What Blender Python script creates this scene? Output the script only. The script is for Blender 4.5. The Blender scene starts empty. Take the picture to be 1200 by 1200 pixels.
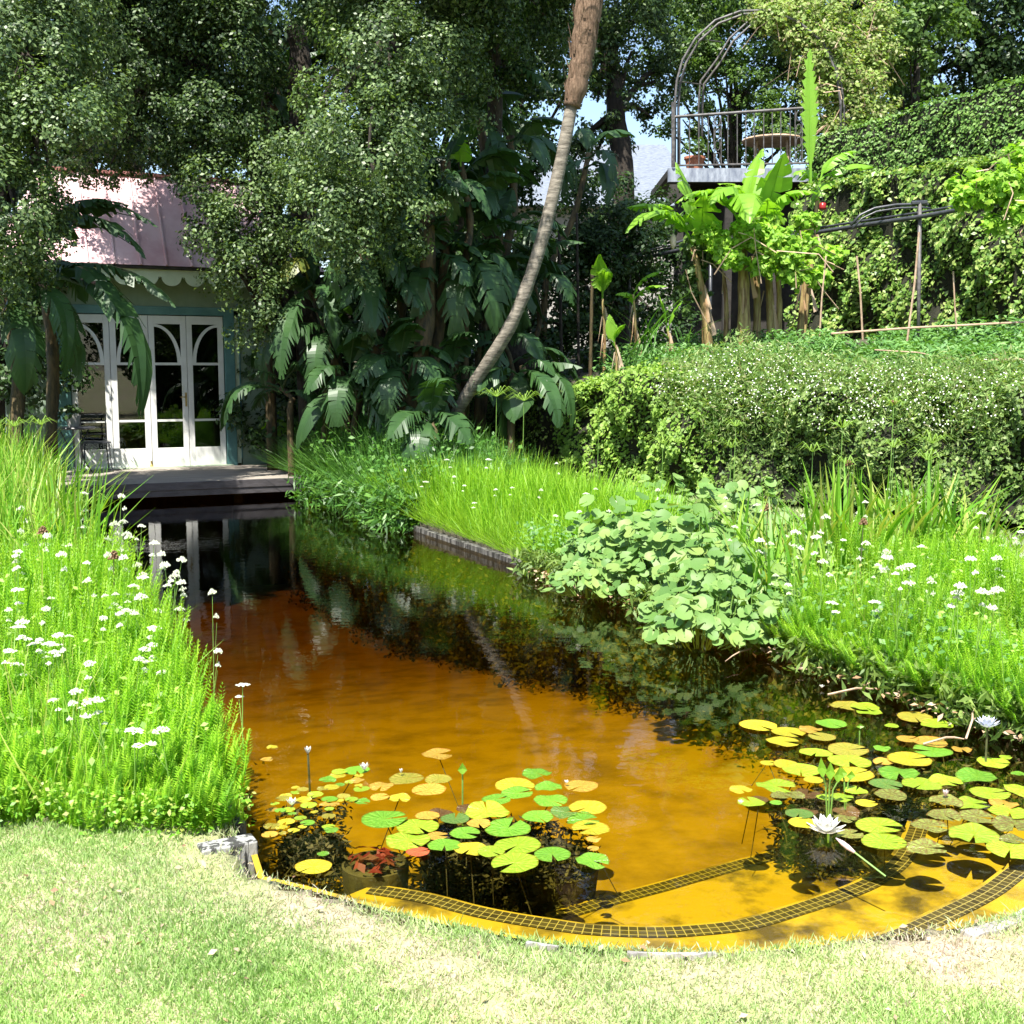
import bpy, math, random
import numpy as np
from mathutils import Vector, Matrix

SC = bpy.context.scene
COL = SC.collection
rnd = random.Random(7)
RG = np.random.default_rng(11)

# ------------------------------------------------------------------ camera, sky, sun, exposure
PITCH = math.radians(6.74); FPX = 1380.0; CAMH = 1.75
cam_d = bpy.data.cameras.new("camera"); cam = bpy.data.objects.new("camera", cam_d); COL.objects.link(cam)
cam.location = (0, 0, CAMH); cam.rotation_euler = (math.pi/2 - PITCH, 0, 0)
cam_d.sensor_width = 36; cam_d.sensor_height = 36; cam_d.sensor_fit = 'HORIZONTAL'
cam_d.lens = 18*FPX/600.0; cam_d.clip_start = .05; cam_d.clip_end = 2000
SC.camera = cam

SUN_AZ = (-0.34, -0.94); SUN_EL = math.radians(61)
world = bpy.data.worlds.new("World"); SC.world = world; world.use_nodes = True
wn = world.node_tree.nodes; wl = world.node_tree.links
bg = wn["Background"]; sky = wn.new("ShaderNodeTexSky"); sky.sky_type = 'NISHITA'; sky.sun_disc = False
sky.sun_elevation = SUN_EL; sky.sun_rotation = math.atan2(SUN_AZ[0], SUN_AZ[1])
bg.inputs[1].default_value = .11; wl.new(sky.outputs[0], bg.inputs[0])
sd = bpy.data.lights.new("sun", 'SUN'); sd.energy = 5.0; sd.angle = math.radians(.5); sd.color = (1, .96, .88)
so = bpy.data.objects.new("sun", sd); COL.objects.link(so)
k = math.cos(SUN_EL)/math.hypot(*SUN_AZ)
so.rotation_euler = Vector((SUN_AZ[0]*k, SUN_AZ[1]*k, math.sin(SUN_EL))).to_track_quat('Z', 'Y').to_euler()
so.location = (-5, -10, 20)
SC.view_settings.view_transform = 'Standard'; SC.view_settings.look = 'None'
SC.view_settings.exposure = 1.38; SC.view_settings.gamma = 1
SC.render.engine = 'CYCLES'
SC.cycles.max_bounces = 8; SC.cycles.transparent_max_bounces = 16; SC.cycles.diffuse_bounces = 3
SC.cycles.glossy_bounces = 3; SC.cycles.volume_bounces = 0; SC.cycles.caustics_reflective = False
SC.cycles.caustics_refractive = False; SC.cycles.use_denoising = True

# ------------------------------------------------------------------ geometry helpers
def ray(px, py):
    dx = (px-600)/FPX; dy = (600-py)/FPX
    c, s = math.cos(PITCH), math.sin(PITCH)
    return Vector((dx, c+dy*s, -s+dy*c))
def G(px, py, z=0.0):
    d = ray(px, py); t = (z-CAMH)/d.z
    return Vector((d.x*t, d.y*t, z))
def P(px, py, Y):
    d = ray(px, py); t = Y/d.y
    return Vector((d.x*t, Y, CAMH+d.z*t))
UX, UY = -.429, .903          # pool axis; n is across it
def W(u, n, z=0.0): return Vector((.903*n+UX*u, .429*n+UY*u, z))
def UN(x, y): return (UX*x+UY*y, .903*x+.429*y)
NL, NR = .93, 4.55            # pool sides
HL = [(0.75, 16.6), (5.6, 12.0), (9.5, 9.3), (14, 6.5)]    # foot of the upper terrace

def link(name, me, parent=None, mats=()):
    o = bpy.data.objects.new(name, me); COL.objects.link(o)
    for m in mats: me.materials.append(m)
    if parent: o.parent = parent
    return o
def tag(o, label=None, cat=None, group=None, kind=None):
    if label: o['label'] = label
    if cat: o['category'] = cat
    if group: o['group'] = group
    if kind: o['kind'] = kind
    return o
def empty(name, loc, rz=0, **kw):
    o = bpy.data.objects.new(name, None); COL.objects.link(o); o.location = loc; o.rotation_euler = (0, 0, rz)
    o.empty_display_size = .1
    return tag(o, **kw)
def copy_tree(o, parent=None):
    c = o.copy(); COL.objects.link(c)
    if parent: c.parent = parent
    for ch in list(o.children): copy_tree(ch, c)
    return c

class MB:
    def __init__(s): s.v = []; s.f = []; s.m = []; s.uv = None
    def add(s, V, F, mi=0):
        b = len(s.v); s.v += [tuple(v) for v in V]; s.f += [tuple(i+b for i in f) for f in F]; s.m += [mi]*len(F)
    def box(s, lo, hi, M=None, mi=0):
        x0, y0, z0 = lo; x1, y1, z1 = hi
        V = [Vector(v) for v in ((x0,y0,z0),(x1,y0,z0),(x1,y1,z0),(x0,y1,z0),(x0,y0,z1),(x1,y0,z1),(x1,y1,z1),(x0,y1,z1))]
        if M is not None: V = [M@v for v in V]
        s.add(V, [(3,2,1,0),(4,5,6,7),(0,1,5,4),(1,2,6,5),(2,3,7,6),(3,0,4,7)], mi)
    def tube(s, pts, rad, n=6, cap=True, mi=0):
        pts = [Vector(p) for p in pts]
        if not hasattr(rad, '__len__'): rad = [rad]*len(pts)
        V = []; F = []
        up = Vector((0.1, 0.03, 1)); prev = None
        for i, p in enumerate(pts):
            t = (pts[min(i+1, len(pts)-1)]-pts[max(i-1, 0)])
            t = t.normalized() if t.length > 1e-9 else Vector((0, 0, 1))
            if prev is None:
                a = t.cross(Vector((1, 0, 0)) if abs(t.x) < .9 else Vector((0, 1, 0))).normalized()
            else:
                a = (prev-t*prev.dot(t)).normalized()
            prev = a; b = t.cross(a)
            for j in range(n):
                q = 2*math.pi*j/n
                V.append(p+(a*math.cos(q)+b*math.sin(q))*rad[i])
        for i in range(len(pts)-1):
            for j in range(n):
                F.append((i*n+j, i*n+(j+1) % n, (i+1)*n+(j+1) % n, (i+1)*n+j))
        if cap:
            F.append(tuple(range(n-1, -1, -1))); F.append(tuple((len(pts)-1)*n+j for j in range(n)))
        s.add(V, F, mi)
    def disc(s, c, r, n=12, nrm=(0, 0, 1), mi=0):
        N = Vector(nrm).normalized(); a = N.orthogonal().normalized(); b = N.cross(a); c = Vector(c)
        s.add([c+(a*math.cos(2*math.pi*i/n)+b*math.sin(2*math.pi*i/n))*r for i in range(n)], [tuple(range(n))], mi)
    def lathe(s, prof, c=(0, 0, 0), n=16, mi=0, sx=1, sy=1):
        V = []; F = []
        for r, z in prof:
            for j in range(n):
                q = 2*math.pi*j/n; V.append((c[0]+r*sx*math.cos(q), c[1]+r*sy*math.sin(q), c[2]+z))
        for i in range(len(prof)-1):
            for j in range(n): F.append((i*n+j, i*n+(j+1) % n, (i+1)*n+(j+1) % n, (i+1)*n+j))
        s.add(V, F, mi)
    def build(s, name, mats, parent=None, smooth=False):
        me = bpy.data.meshes.new(name); me.from_pydata(s.v, [], s.f)
        if not isinstance(mats, (list, tuple)): mats = [mats]
        o = link(name, me, parent, mats)
        if len(mats) > 1: me.polygons.foreach_set('material_index', s.m)
        if smooth: me.polygons.foreach_set('use_smooth', [True]*len(s.f))
        a = me.attributes.new('rnd', 'FLOAT', 'POINT'); a.data.foreach_set('value', [((hash((round(v[0], 1), round(v[1], 1))) % 97)/97.) for v in s.v])
        me.update(); return o

def big_mesh(name, V, F, mat, parent=None, rv=None, smooth=False):
    """V (n,3), F (m,k) numpy arrays"""
    V = np.asarray(V, np.float32); F = np.asarray(F, np.int32)
    me = bpy.data.meshes.new(name); k = F.shape[1]
    me.vertices.add(len(V)); me.vertices.foreach_set('co', V.ravel())
    me.loops.add(F.size); me.loops.foreach_set('vertex_index', F.ravel())
    me.polygons.add(len(F)); me.polygons.foreach_set('loop_start', np.arange(0, F.size, k, dtype=np.int32))
    try: me.polygons.foreach_set('loop_total', np.full(len(F), k, np.int32))
    except Exception: pass
    if smooth: me.polygons.foreach_set('use_smooth', np.ones(len(F), bool))
    if rv is not None:
        a = me.attributes.new('rnd', 'FLOAT', 'POINT'); a.data.foreach_set('value', np.asarray(rv, np.float32))
    me.update(calc_edges=True); me.validate()
    return link(name, me, parent, [mat])

def inst(TV, TF, R, pos, rv=None):
    """template verts (a,3), faces (b,k); R (N,3,3); pos (N,3)"""
    TV = np.asarray(TV, float); TF = np.asarray(TF, int); N = len(pos)
    V = np.einsum('nij,aj->nai', R, TV)+pos[:, None, :]
    F = TF[None]+(np.arange(N)*len(TV))[:, None, None]
    r = RG.random(N) if rv is None else rv
    return V.reshape(-1, 3), F.reshape(-1, TF.shape[1]), np.repeat(r, len(TV))
def cat(parts):
    Vs, Fs, Rs = [], [], []; b = 0
    for V, F, R in parts:
        Vs.append(V); Fs.append(F+b); Rs.append(R); b += len(V)
    return np.concatenate(Vs), np.concatenate(Fs), np.concatenate(Rs)
def unit(a): return a/np.maximum(np.linalg.norm(a, axis=-1, keepdims=True), 1e-9)
def frames(N, scale):
    """random-spin frames whose third column is N"""
    N = unit(N); k = len(N)
    T = unit(np.cross(N, unit(RG.normal(size=(k, 3)))))
    B = np.cross(N, T)
    return np.stack([T, B, N], -1)*np.asarray(scale).reshape(-1, 1, 1)
def upframes(k, h, lean=.15, wscale=None):
    """stems: z axis up with lean, scaled h"""
    a = RG.random(k)*2*np.pi
    Z = unit(np.stack([RG.normal(0, lean, k), RG.normal(0, lean, k), np.ones(k)], -1))
    X = np.stack([np.cos(a), np.sin(a), np.zeros(k)], -1); X = unit(X-Z*(X*Z).sum(-1, keepdims=True)); Y = np.cross(Z, X)
    h = np.asarray(h).reshape(-1, 1, 1)
    w = h if wscale is None else np.asarray(wscale).reshape(-1, 1, 1)
    return np.concatenate([X[..., None]*w, Y[..., None]*w, Z[..., None]*h], -1)
LEAF_V = [(-.5, 0, 0), (0, -.3, .07), (.5, 0, -.06), (0, .3, .07)]; LEAF_F = [(0, 1, 2, 3)]

# ------------------------------------------------------------------ materials
def newmat(name):
    m = bpy.data.materials.new(name); m.use_nodes = True
    nt = m.node_tree; nt.nodes.clear(); out = nt.nodes.new('ShaderNodeOutputMaterial')
    return m, nt, out
def N_(nt, t, **kw):
    n = nt.nodes.new(t)
    for k, v in kw.items(): setattr(n, k, v)
    return n
def ramp(nt, src, stops):
    r = N_(nt, 'ShaderNodeValToRGB'); cr = r.color_ramp
    while len(cr.elements) < len(stops): cr.elements.new(.5)
    for e, (p, c) in zip(cr.elements, stops): e.position = p; e.color = (*c, 1)
    nt.links.new(src, r.inputs[0]); return r.outputs[0]
def noise(nt, scale, detail=3, rough=.55, coord='Object', w=None):
    tc = N_(nt, 'ShaderNodeTexCoord'); n = N_(nt, 'ShaderNodeTexNoise')
    n.inputs['Scale'].default_value = scale; n.inputs['Detail'].default_value = detail; n.inputs['Roughness'].default_value = rough
    if w is not None:
        mp = N_(nt, 'ShaderNodeMapping'); mp.inputs['Scale'].default_value = w
        nt.links.new(tc.outputs[coord], mp.inputs[0]); nt.links.new(mp.outputs[0], n.inputs[0])
    else: nt.links.new(tc.outputs[coord], n.inputs[0])
    return n.outputs['Fac']
def leafmat(name, cols, rough=.45, trans=.35, spec=.4, tcol=None):
    """cols: ramp over the per-leaf random"""
    m, nt, out = newmat(name)
    at = N_(nt, 'ShaderNodeAttribute'); at.attribute_name = 'rnd'
    st = [(i/max(1, len(cols)-1), c) for i, c in enumerate(cols)]
    c = ramp(nt, at.outputs['Fac'], st)
    nz = noise(nt, 1.3, 2); mx = N_(nt, 'ShaderNodeMixRGB', blend_type='MULTIPLY'); mx.inputs[0].default_value = .5
    g = ramp(nt, nz, [(.3, (.6, .62, .6)), (.7, (1.15, 1.12, 1.0))]); nt.links.new(c, mx.inputs[1]); nt.links.new(g, mx.inputs[2])
    b = N_(nt, 'ShaderNodeBsdfPrincipled'); b.inputs['Roughness'].default_value = rough
    b.inputs['Specular IOR Level'].default_value = spec
    nt.links.new(mx.outputs[0], b.inputs['Base Color'])
    t = N_(nt, 'ShaderNodeBsdfTranslucent'); tm = N_(nt, 'ShaderNodeMixRGB', blend_type='MULTIPLY'); tm.inputs[0].default_value = 1
    tm.inputs[2].default_value = (*(tcol or (1.25, 1.35, .45)), 1); nt.links.new(mx.outputs[0], tm.inputs[1]); nt.links.new(tm.outputs[0], t.inputs[0])
    ms = N_(nt, 'ShaderNodeMixShader'); ms.inputs[0].default_value = trans
    nt.links.new(b.outputs[0], ms.inputs[1]); nt.links.new(t.outputs[0], ms.inputs[2]); nt.links.new(ms.outputs[0], out.inputs[0])
    return m
def surf(name, c1, c2, scale=6, rough=.6, bump=.2, w=None, detail=5, spec=.4, metal=0, lo=.35, hi=.65, bscale=None):
    m, nt, out = newmat(name); f = noise(nt, scale, detail, .6, w=w)
    c = ramp(nt, f, [(lo, c1), (hi, c2)])
    b = N_(nt, 'ShaderNodeBsdfPrincipled'); b.inputs['Roughness'].default_value = rough; b.inputs['Specular IOR Level'].default_value = spec
    b.inputs['Metallic'].default_value = metal; nt.links.new(c, b.inputs['Base Color'])
    if bump:
        bp = N_(nt, 'ShaderNodeBump'); bp.inputs['Strength'].default_value = bump; bp.inputs['Distance'].default_value = .02
        f2 = noise(nt, bscale or scale*3, 5, .65, w=w); nt.links.new(f2, bp.inputs['Height']); nt.links.new(bp.outputs[0], b.inputs['Normal'])
    nt.links.new(b.outputs[0], out.inputs[0]); return m

M = {}
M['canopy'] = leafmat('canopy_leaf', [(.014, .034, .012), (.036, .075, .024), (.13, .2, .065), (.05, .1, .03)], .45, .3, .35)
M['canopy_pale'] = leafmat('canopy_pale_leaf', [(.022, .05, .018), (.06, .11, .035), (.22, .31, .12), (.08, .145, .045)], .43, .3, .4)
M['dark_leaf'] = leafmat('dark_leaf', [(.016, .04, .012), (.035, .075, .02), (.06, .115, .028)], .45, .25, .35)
M['far_leaf'] = leafmat('far_leaf', [(.045, .10, .02), (.09, .17, .035), (.16, .26, .06)], .45, .35, .35)
M['vine_arch'] = leafmat('vine_arch_leaf', [(.16, .26, .05), (.26, .38, .08), (.34, .42, .14), (.24, .2, .11)], .5, .4)
M['vine'] = leafmat('vine_leaf', [(.18, .36, .03), (.28, .5, .05), (.4, .58, .08)], .5, .45)
M['ivy'] = leafmat('ivy_leaf', [(.07, .16, .025), (.15, .28, .045), (.27, .40, .09), (.38, .45, .15)], .4, .3, .4)
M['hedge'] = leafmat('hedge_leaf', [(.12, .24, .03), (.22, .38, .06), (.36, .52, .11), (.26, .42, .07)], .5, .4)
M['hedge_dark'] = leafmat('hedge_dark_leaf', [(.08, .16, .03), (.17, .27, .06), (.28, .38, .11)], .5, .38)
M['clipped'] = leafmat('clipped_hedge_leaf', [(.08, .18, .035), (.15, .28, .06), (.26, .4, .12)], .45, .3, .35)
M['fleabane'] = leafmat('fleabane_leaf', [(.13, .25, .06), (.22, .36, .10), (.33, .47, .16), (.32, .31, .17)], .6, .4)
M['veg'] = leafmat('vegetable_leaf', [(.07, .18, .04), (.12, .27, .07), (.2, .36, .11)], .5, .3)
M['banana'] = leafmat('banana_leaf', [(.2, .42, .035), (.28, .52, .05)], .38, .45, .5)
M['strel'] = leafmat('strelitzia_leaf', [(.03, .075, .022), (.05, .115, .032)], .42, .22, .4)
M['strel_yel'] = leafmat('yellow_strelitzia_leaf', [(.2, .2, .03), (.12, .17, .04)], .4, .3)
M['feather'] = leafmat('feathery_leaf', [(.15, .35, .018), (.24, .48, .025), (.35, .56, .04), (.25, .48, .03)], .5, .42)
M['iris'] = leafmat('iris_leaf', [(.10, .28, .02), (.18, .4, .03), (.28, .48, .05), (.42, .44, .12)], .42, .4)
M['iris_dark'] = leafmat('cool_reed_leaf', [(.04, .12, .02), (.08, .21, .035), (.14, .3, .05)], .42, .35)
M['round'] = leafmat('round_leaf', [(.10, .21, .05), (.15, .28, .07), (.19, .32, .09), (.24, .34, .09)], .5, .28, .3)
M['sedge'] = leafmat('sedge_leaf', [(.2, .36, .06), (.3, .44, .1)], .45, .4)
M['lawn'] = leafmat('lawn_blade', [(.26, .44, .11), (.38, .55, .19), (.5, .61, .3), (.58, .54, .4), (.56, .46, .4)], .6, .4, tcol=(1.1, 1.15, .7))
M['bright_leaf'] = leafmat('bright_shrub_leaf', [(.2, .38, .03), (.12, .28, .03)], .35, .4)
M['petal'] = leafmat('white_petal', [(.82, .82, .78), (.9, .9, .86)], .5, .3, tcol=(1, 1, 1))
M['petal_blue'] = leafmat('pale_blue_petal', [(.66, .7, .86), (.74, .76, .9)], .5, .3, tcol=(1, 1, 1))
M['petal_pink'] = leafmat('pink_petal', [(.8, .6, .62), (.85, .7, .7)], .5, .3, tcol=(1, 1, 1))
M['umbel'] = leafmat('umbel_flower', [(.55, .62, .4), (.78, .8, .7)], .6, .3, tcol=(1, 1, 1))
M['brownhead'] = surf('brown_seed_head', (.16, .09, .05), (.28, .17, .09), 60, .8, .3)
M['stamen'] = surf('stamen', (.6, .45, .05), (.7, .55, .08), 60, .7, 0)
M['stem'] = surf('stem_green', (.12, .25, .04), (.2, .33, .07), 12, .5, 0)
M['stem_dark'] = surf('stem_dark', (.05, .06, .025), (.12, .12, .05), 12, .5, 0)
M['fibre'] = surf('palm_fibre', (.10, .06, .035), (.26, .17, .11), 9, .85, .9, w=(5, 5, 1))
M['palmtrunk'] = surf('palm_trunk', (.09, .078, .06), (.29, .255, .205), 6, .85, .6, w=(1, 1, 5))
M['strtrunk'] = surf('strelitzia_trunk', (.03, .026, .012), (.13, .09, .036), 5, .75, .6, w=(4, 4, .8))
M['bantrunk'] = surf('banana_trunk', (.14, .07, .03), (.42, .33, .13), 5, .6, .5, w=(5, 5, .7))
M['bark'] = surf('bark', (.018, .015, .012), (.055, .043, .032), 8, .9, .9, w=(2, 2, .7))
M['soil'] = surf('soil', (.035, .025, .015), (.09, .065, .04), 14, .95, .8)
M['core'] = surf('light_blocking_core', (.012, .014, .008), (.03, .03, .016), 18, .95, .8)
M['wood_deck'] = surf('weathered_boards', (.22, .19, .16), (.36, .32, .27), 4, .75, .4, w=(.6, 9, 3))
M['fascia'] = surf('dark_painted_timber', (.05, .045, .048), (.085, .078, .082), 5, .5, .3, w=(1, 6, 3))
M['white'] = surf('white_paint', (.72, .72, .68), (.8, .8, .77), 5, .45, .05)
M['teal'] = surf('teal_paint', (.085, .2, .2), (.12, .26, .25), 5, .5, .1)
M['sage'] = surf('sage_wall', (.2, .28, .2), (.26, .34, .25), 3, .7, .1)
M['scallop'] = surf('pale_green_trim', (.5, .6, .44), (.58, .67, .5), 5, .6, .1)
M['pink'] = surf('faded_pink_roof', (.55, .33, .34), (.7, .5, .51), 2.2, .5, .15)
M['roofend_shade_cap'] = surf('roof_end_shade_and_cap', (.3, .12, .11), (.4, .18, .16), 4, .6, .1)  # darker red carries the hip end's shade; the ridge cap shares it
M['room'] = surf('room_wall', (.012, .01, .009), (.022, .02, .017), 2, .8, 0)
M['brass'] = surf('brass', (.35, .25, .1), (.5, .38, .16), 20, .35, 0, metal=.8)
M['iron'] = surf('black_iron', (.025, .027, .032), (.05, .052, .06), 12, .4, .1, spec=.6)
M['greyiron'] = surf('grey_iron', (.05, .045, .045), (.14, .13, .125), 12, .5, .1)
M['slate'] = surf('slate_roof', (.10, .12, .155), (.2, .225, .265), 8, .6, .3, w=(1, 1, 6))
M['render'] = surf('grey_render', (.3, .29, .26), (.4, .38, .35), 3, .8, .1)
M['terracotta'] = surf('terracotta', (.36, .12, .06), (.5, .2, .11), 8, .75, .1)
M['stone'] = surf('blotched_concrete', (.04, .04, .035), (.3, .3, .28), 13, .85, .4, w=(2.2, 2.2, .5), lo=.47, hi=.53)
M['kerb'] = surf('weathered_edging', (.03, .028, .024), (.22, .21, .19), 7, .85, .5, w=(3, 3, .3), lo=.42, hi=.62)
M['coping'] = surf('pale_coping', (.22, .2, .19), (.42, .4, .38), 12, .8, .2)
M['bluebeam'] = surf('flaked_blue_timber', (.13, .15, .2), (.34, .37, .42), 9, .7, .3, w=(1, 1, .3))
M['cane'] = surf('garden_cane', (.3, .2, .13), (.5, .36, .25), 9, .7, .2)
M['darkwood'] = surf('dark_timber', (.02, .017, .014), (.045, .04, .034), 6, .8, .3)
M['red'] = surf('red_enamel', (.2, .012, .012), (.28, .02, .018), 9, .3, 0)
M['tub'] = surf('algae_tub', (.035, .03, .01), (.09, .075, .022), 12, .9, .3)
M['weed'] = leafmat('water_weed', [(.02, .02, .008), (.07, .06, .02), (.14, .12, .04)], .8, .2)
M['redweed'] = leafmat('red_water_leaf', [(.12, .012, .008), (.22, .03, .015), (.16, .06, .02)], .5, .2)
M['litter'] = leafmat('dead_leaf', [(.3, .17, .09), (.45, .3, .18), (.55, .42, .32), (.2, .11, .06)], .8, .1)
M['bed'] = surf('ochre_pool_bed', (.2, .125, .022), (.40, .26, .04), 3.0, .85, .3, detail=12, lo=.28, hi=.56)
M['step'] = surf('yellow_pool_step', (.08, .055, .01), (.42, .29, .015), 5, .85, .3, detail=13, lo=.33, hi=.53)
M['poolwall'] = surf('pool_wall', (.03, .022, .01), (.07, .05, .02), 6, .85, .2)

def mosaic():
    m, nt, out = newmat('dark_mosaic'); uv = N_(nt, 'ShaderNodeUVMap'); br = N_(nt, 'ShaderNodeTexBrick')
    br.offset = 0; br.inputs['Scale'].default_value = 1; br.inputs['Brick Width'].default_value = .03; br.inputs['Row Height'].default_value = .03
    br.inputs['Mortar Size'].default_value = .0018; br.inputs['Mortar Smooth'].default_value = .2
    br.inputs['Color1'].default_value = (.035, .028, .012, 1); br.inputs['Color2'].default_value = (.075, .06, .02, 1); br.inputs['Mortar'].default_value = (.36, .3, .1, 1)
    b = N_(nt, 'ShaderNodeBsdfPrincipled'); b.inputs['Roughness'].default_value = .5
    nt.links.new(uv.outputs[0], br.inputs[0]); nt.links.new(br.outputs[0], b.inputs['Base Color']); nt.links.new(b.outputs[0], out.inputs[0]); return m
M['mosaic'] = mosaic()

def padmat(name, c1, c2, c3, lo=.45, hi=.62):
    m, nt, out = newmat(name); f = noise(nt, 4.5, 5, .65)
    oi = N_(nt, 'ShaderNodeObjectInfo')
    c = ramp(nt, f, [(lo-.15, c1), (lo+.05, c2), (hi+.1, c3)])
    hs = N_(nt, 'ShaderNodeHueSaturation'); mr = N_(nt, 'ShaderNodeMapRange'); mr.inputs[3].default_value = .55; mr.inputs[4].default_value = .82
    nt.links.new(oi.outputs['Random'], mr.inputs[0]); nt.links.new(mr.outputs[0], hs.inputs['Value']); nt.links.new(c, hs.inputs['Color'])
    b = N_(nt, 'ShaderNodeBsdfPrincipled'); b.inputs['Roughness'].default_value = .28; b.inputs['Specular IOR Level'].default_value = .5
    tc = N_(nt, 'ShaderNodeTexCoord'); sp = N_(nt, 'ShaderNodeSeparateXYZ'); nt.links.new(tc.outputs['Object'], sp.inputs[0])
    def mth(op, a, b_=None):
        q = N_(nt, 'ShaderNodeMath', operation=op); nt.links.new(a, q.inputs[0]) if not isinstance(a, float) else None
        if b_ is not None:
            if isinstance(b_, float): q.inputs[1].default_value = b_
            else: nt.links.new(b_, q.inputs[1])
        return q.outputs[0]
    ang = mth('ARCTAN2', sp.outputs[1], sp.outputs[0]); vein = mth('POWER', mth('ABSOLUTE', mth('SINE', mth('MULTIPLY', ang, 8.0))), 9.0)
    rad2 = mth('ADD', mth('MULTIPLY', sp.outputs[0], sp.outputs[0]), mth('MULTIPLY', sp.outputs[1], sp.outputs[1]))
    rim = ramp(nt, rad2, [(.0, (1.12, 1.08, .9)), (.12, (1, 1, 1)), (.84, (1, 1, 1)), (.97, (.8, .58, .4))])
    vc = ramp(nt, vein, [(.0, (1, 1, 1)), (1., (1.2, 1.18, 1.1))])
    m1 = N_(nt, 'ShaderNodeMixRGB', blend_type='MULTIPLY'); m1.inputs[0].default_value = 1; nt.links.new(hs.outputs[0], m1.inputs[1]); nt.links.new(rim, m1.inputs[2])
    m2 = N_(nt, 'ShaderNodeMixRGB', blend_type='MULTIPLY'); m2.inputs[0].default_value = 1; nt.links.new(m1.outputs[0], m2.inputs[1]); nt.links.new(vc, m2.inputs[2])
    nt.links.new(m2.outputs[0], b.inputs['Base Color'])
    bp = N_(nt, 'ShaderNodeBump'); bp.inputs['Strength'].default_value = .5; bp.inputs['Distance'].default_value = .02
    hsum = mth('ADD', mth('MULTIPLY', vein, -.35), noise(nt, 5, 3)); nt.links.new(hsum, bp.inputs['Height']); nt.links.new(bp.outputs[0], b.inputs['Normal'])
    nt.links.new(b.outputs[0], out.inputs[0]); return m
PAD = {
 'g': ('green', padmat('pad_green', (.12, .32, .02), (.17, .4, .03), (.25, .46, .05))),
 'dg': ('dull green', padmat('pad_dull_green', (.08, .19, .03), (.14, .27, .05), (.26, .28, .07))),
 'yg': ('yellow-green', padmat('pad_yellow_green', (.27, .46, .02), (.34, .52, .03), (.44, .56, .05))),
 'y': ('yellow', padmat('pad_yellow', (.42, .45, .02), (.55, .5, .03), (.64, .5, .06))),
 'dy': ('dull yellow', padmat('pad_dull_yellow', (.27, .26, .03), (.36, .33, .04), (.42, .3, .06))),
 'o': ('orange', padmat('pad_orange', (.5, .25, .03), (.55, .34, .05), (.5, .42, .06))),
 'br': ('brown', padmat('pad_brown', (.10, .05, .025), (.17, .09, .04), (.26, .17, .06))),
 'm': ('mottled brown-green', padmat('pad_mottled', (.17, .05, .02), (.22, .22, .05), (.3, .36, .07), .45, .5)),
 'r': ('red', padmat('pad_red', (.5, .06, .03), (.55, .1, .04), (.5, .2, .05))),
}

# ------------------------------------------------------------------ the pool outline
def smoothline(pts, n=8):
    out = []; p = [pts[0]]+list(pts)+[pts[-1]]
    for i in range(1, len(p)-2):
        for k in range(n):
            t = k/n; a, b, c, d = p[i-1], p[i], p[i+1], p[i+2]
            out.append(tuple(.5*((2*b[j])+(-a[j]+c[j])*t+(2*a[j]-5*b[j]+4*c[j]-d[j])*t*t+(-a[j]+3*b[j]-3*c[j]+d[j])*t**3) for j in range(2)))
    out.append(tuple(pts[-1])); return out
CU, CN, CR = 4.28, 2.74, 1.81
def outline():
    # counter-clockwise seen from above, starting on the left side far end
    pts = [(W(16.0, NL)), (W(CU, NL))]
    arcs = [(306, 1036), (350, 1046), (430, 1067), (500, 1085), (560, 1098), (630, 1110), (700, 1118), (780, 1123), (860, 1124), (930, 1118), (1000, 1111), (1090, 1099), (1150, 1090), (1195, 1077)]
    a2 = [G(x, y, 0) for x, y in arcs]
    sm = smoothline([(v.x, v.y) for v in a2]+[tuple(W(2.72, 3.66))[:2], tuple(W(3.2, 4.25))[:2], tuple(W(3.9, NR))[:2]], 6)
    pts += [Vector((x, y, 0)) for x, y in sm]
    pts += [W(17.5, NR), W(17.5, NL)]
    return [Vector((p.x, p.y)) for p in pts]
POOL = outline()
PA = np.array([(p.x, p.y) for p in POOL])
def inside(X, Y, poly=PA):
    r = np.zeros(np.shape(X), bool); n = len(poly); j = n-1
    for i in range(n):
        xi, yi = poly[i]; xj, yj = poly[j]
        if yi != yj:
            c = ((yi > Y) != (yj > Y)) & (X < (xj-xi)*(Y-yi)/(yj-yi)+xi); r ^= c
        j = i
    return r
def sdist(X, Y, poly=PA):
    d = np.full(np.shape(X), 1e9); n = len(poly)
    for i in range(n):
        a = poly[i]; b = poly[(i+1) % n]; ab = b-a; L = max((ab**2).sum(), 1e-9)
        t = np.clip(((X-a[0])*ab[0]+(Y-a[1])*ab[1])/L, 0, 1)
        d = np.minimum(d, np.hypot(X-a[0]-t*ab[0], Y-a[1]-t*ab[1]))
    return np.where(inside(X, Y, poly), -d, d)
def terr_s(X, Y):
    """signed distance behind the terrace wall"""
    d = np.full(np.shape(X), 1e9); side = None
    pts = [(-.6, 20.5)]+HL
    best = np.full(np.shape(X), 1e9); sg = np.zeros(np.shape(X))
    for (ax, ay), (bx, by) in zip(pts[:-1], pts[1:]):
        ux, uy = bx-ax, by-ay; L = math.hypot(ux, uy); ux /= L; uy /= L
        t = np.clip((X-ax)*ux+(Y-ay)*uy, 0, L)
        dd = np.hypot(X-ax-t*ux, Y-ay-t*uy); s = (X-ax)*(-uy)+(Y-ay)*ux
        m = dd < best; best = np.where(m, dd, best); sg = np.where(m, np.sign(s), sg)
    return best*sg
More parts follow.
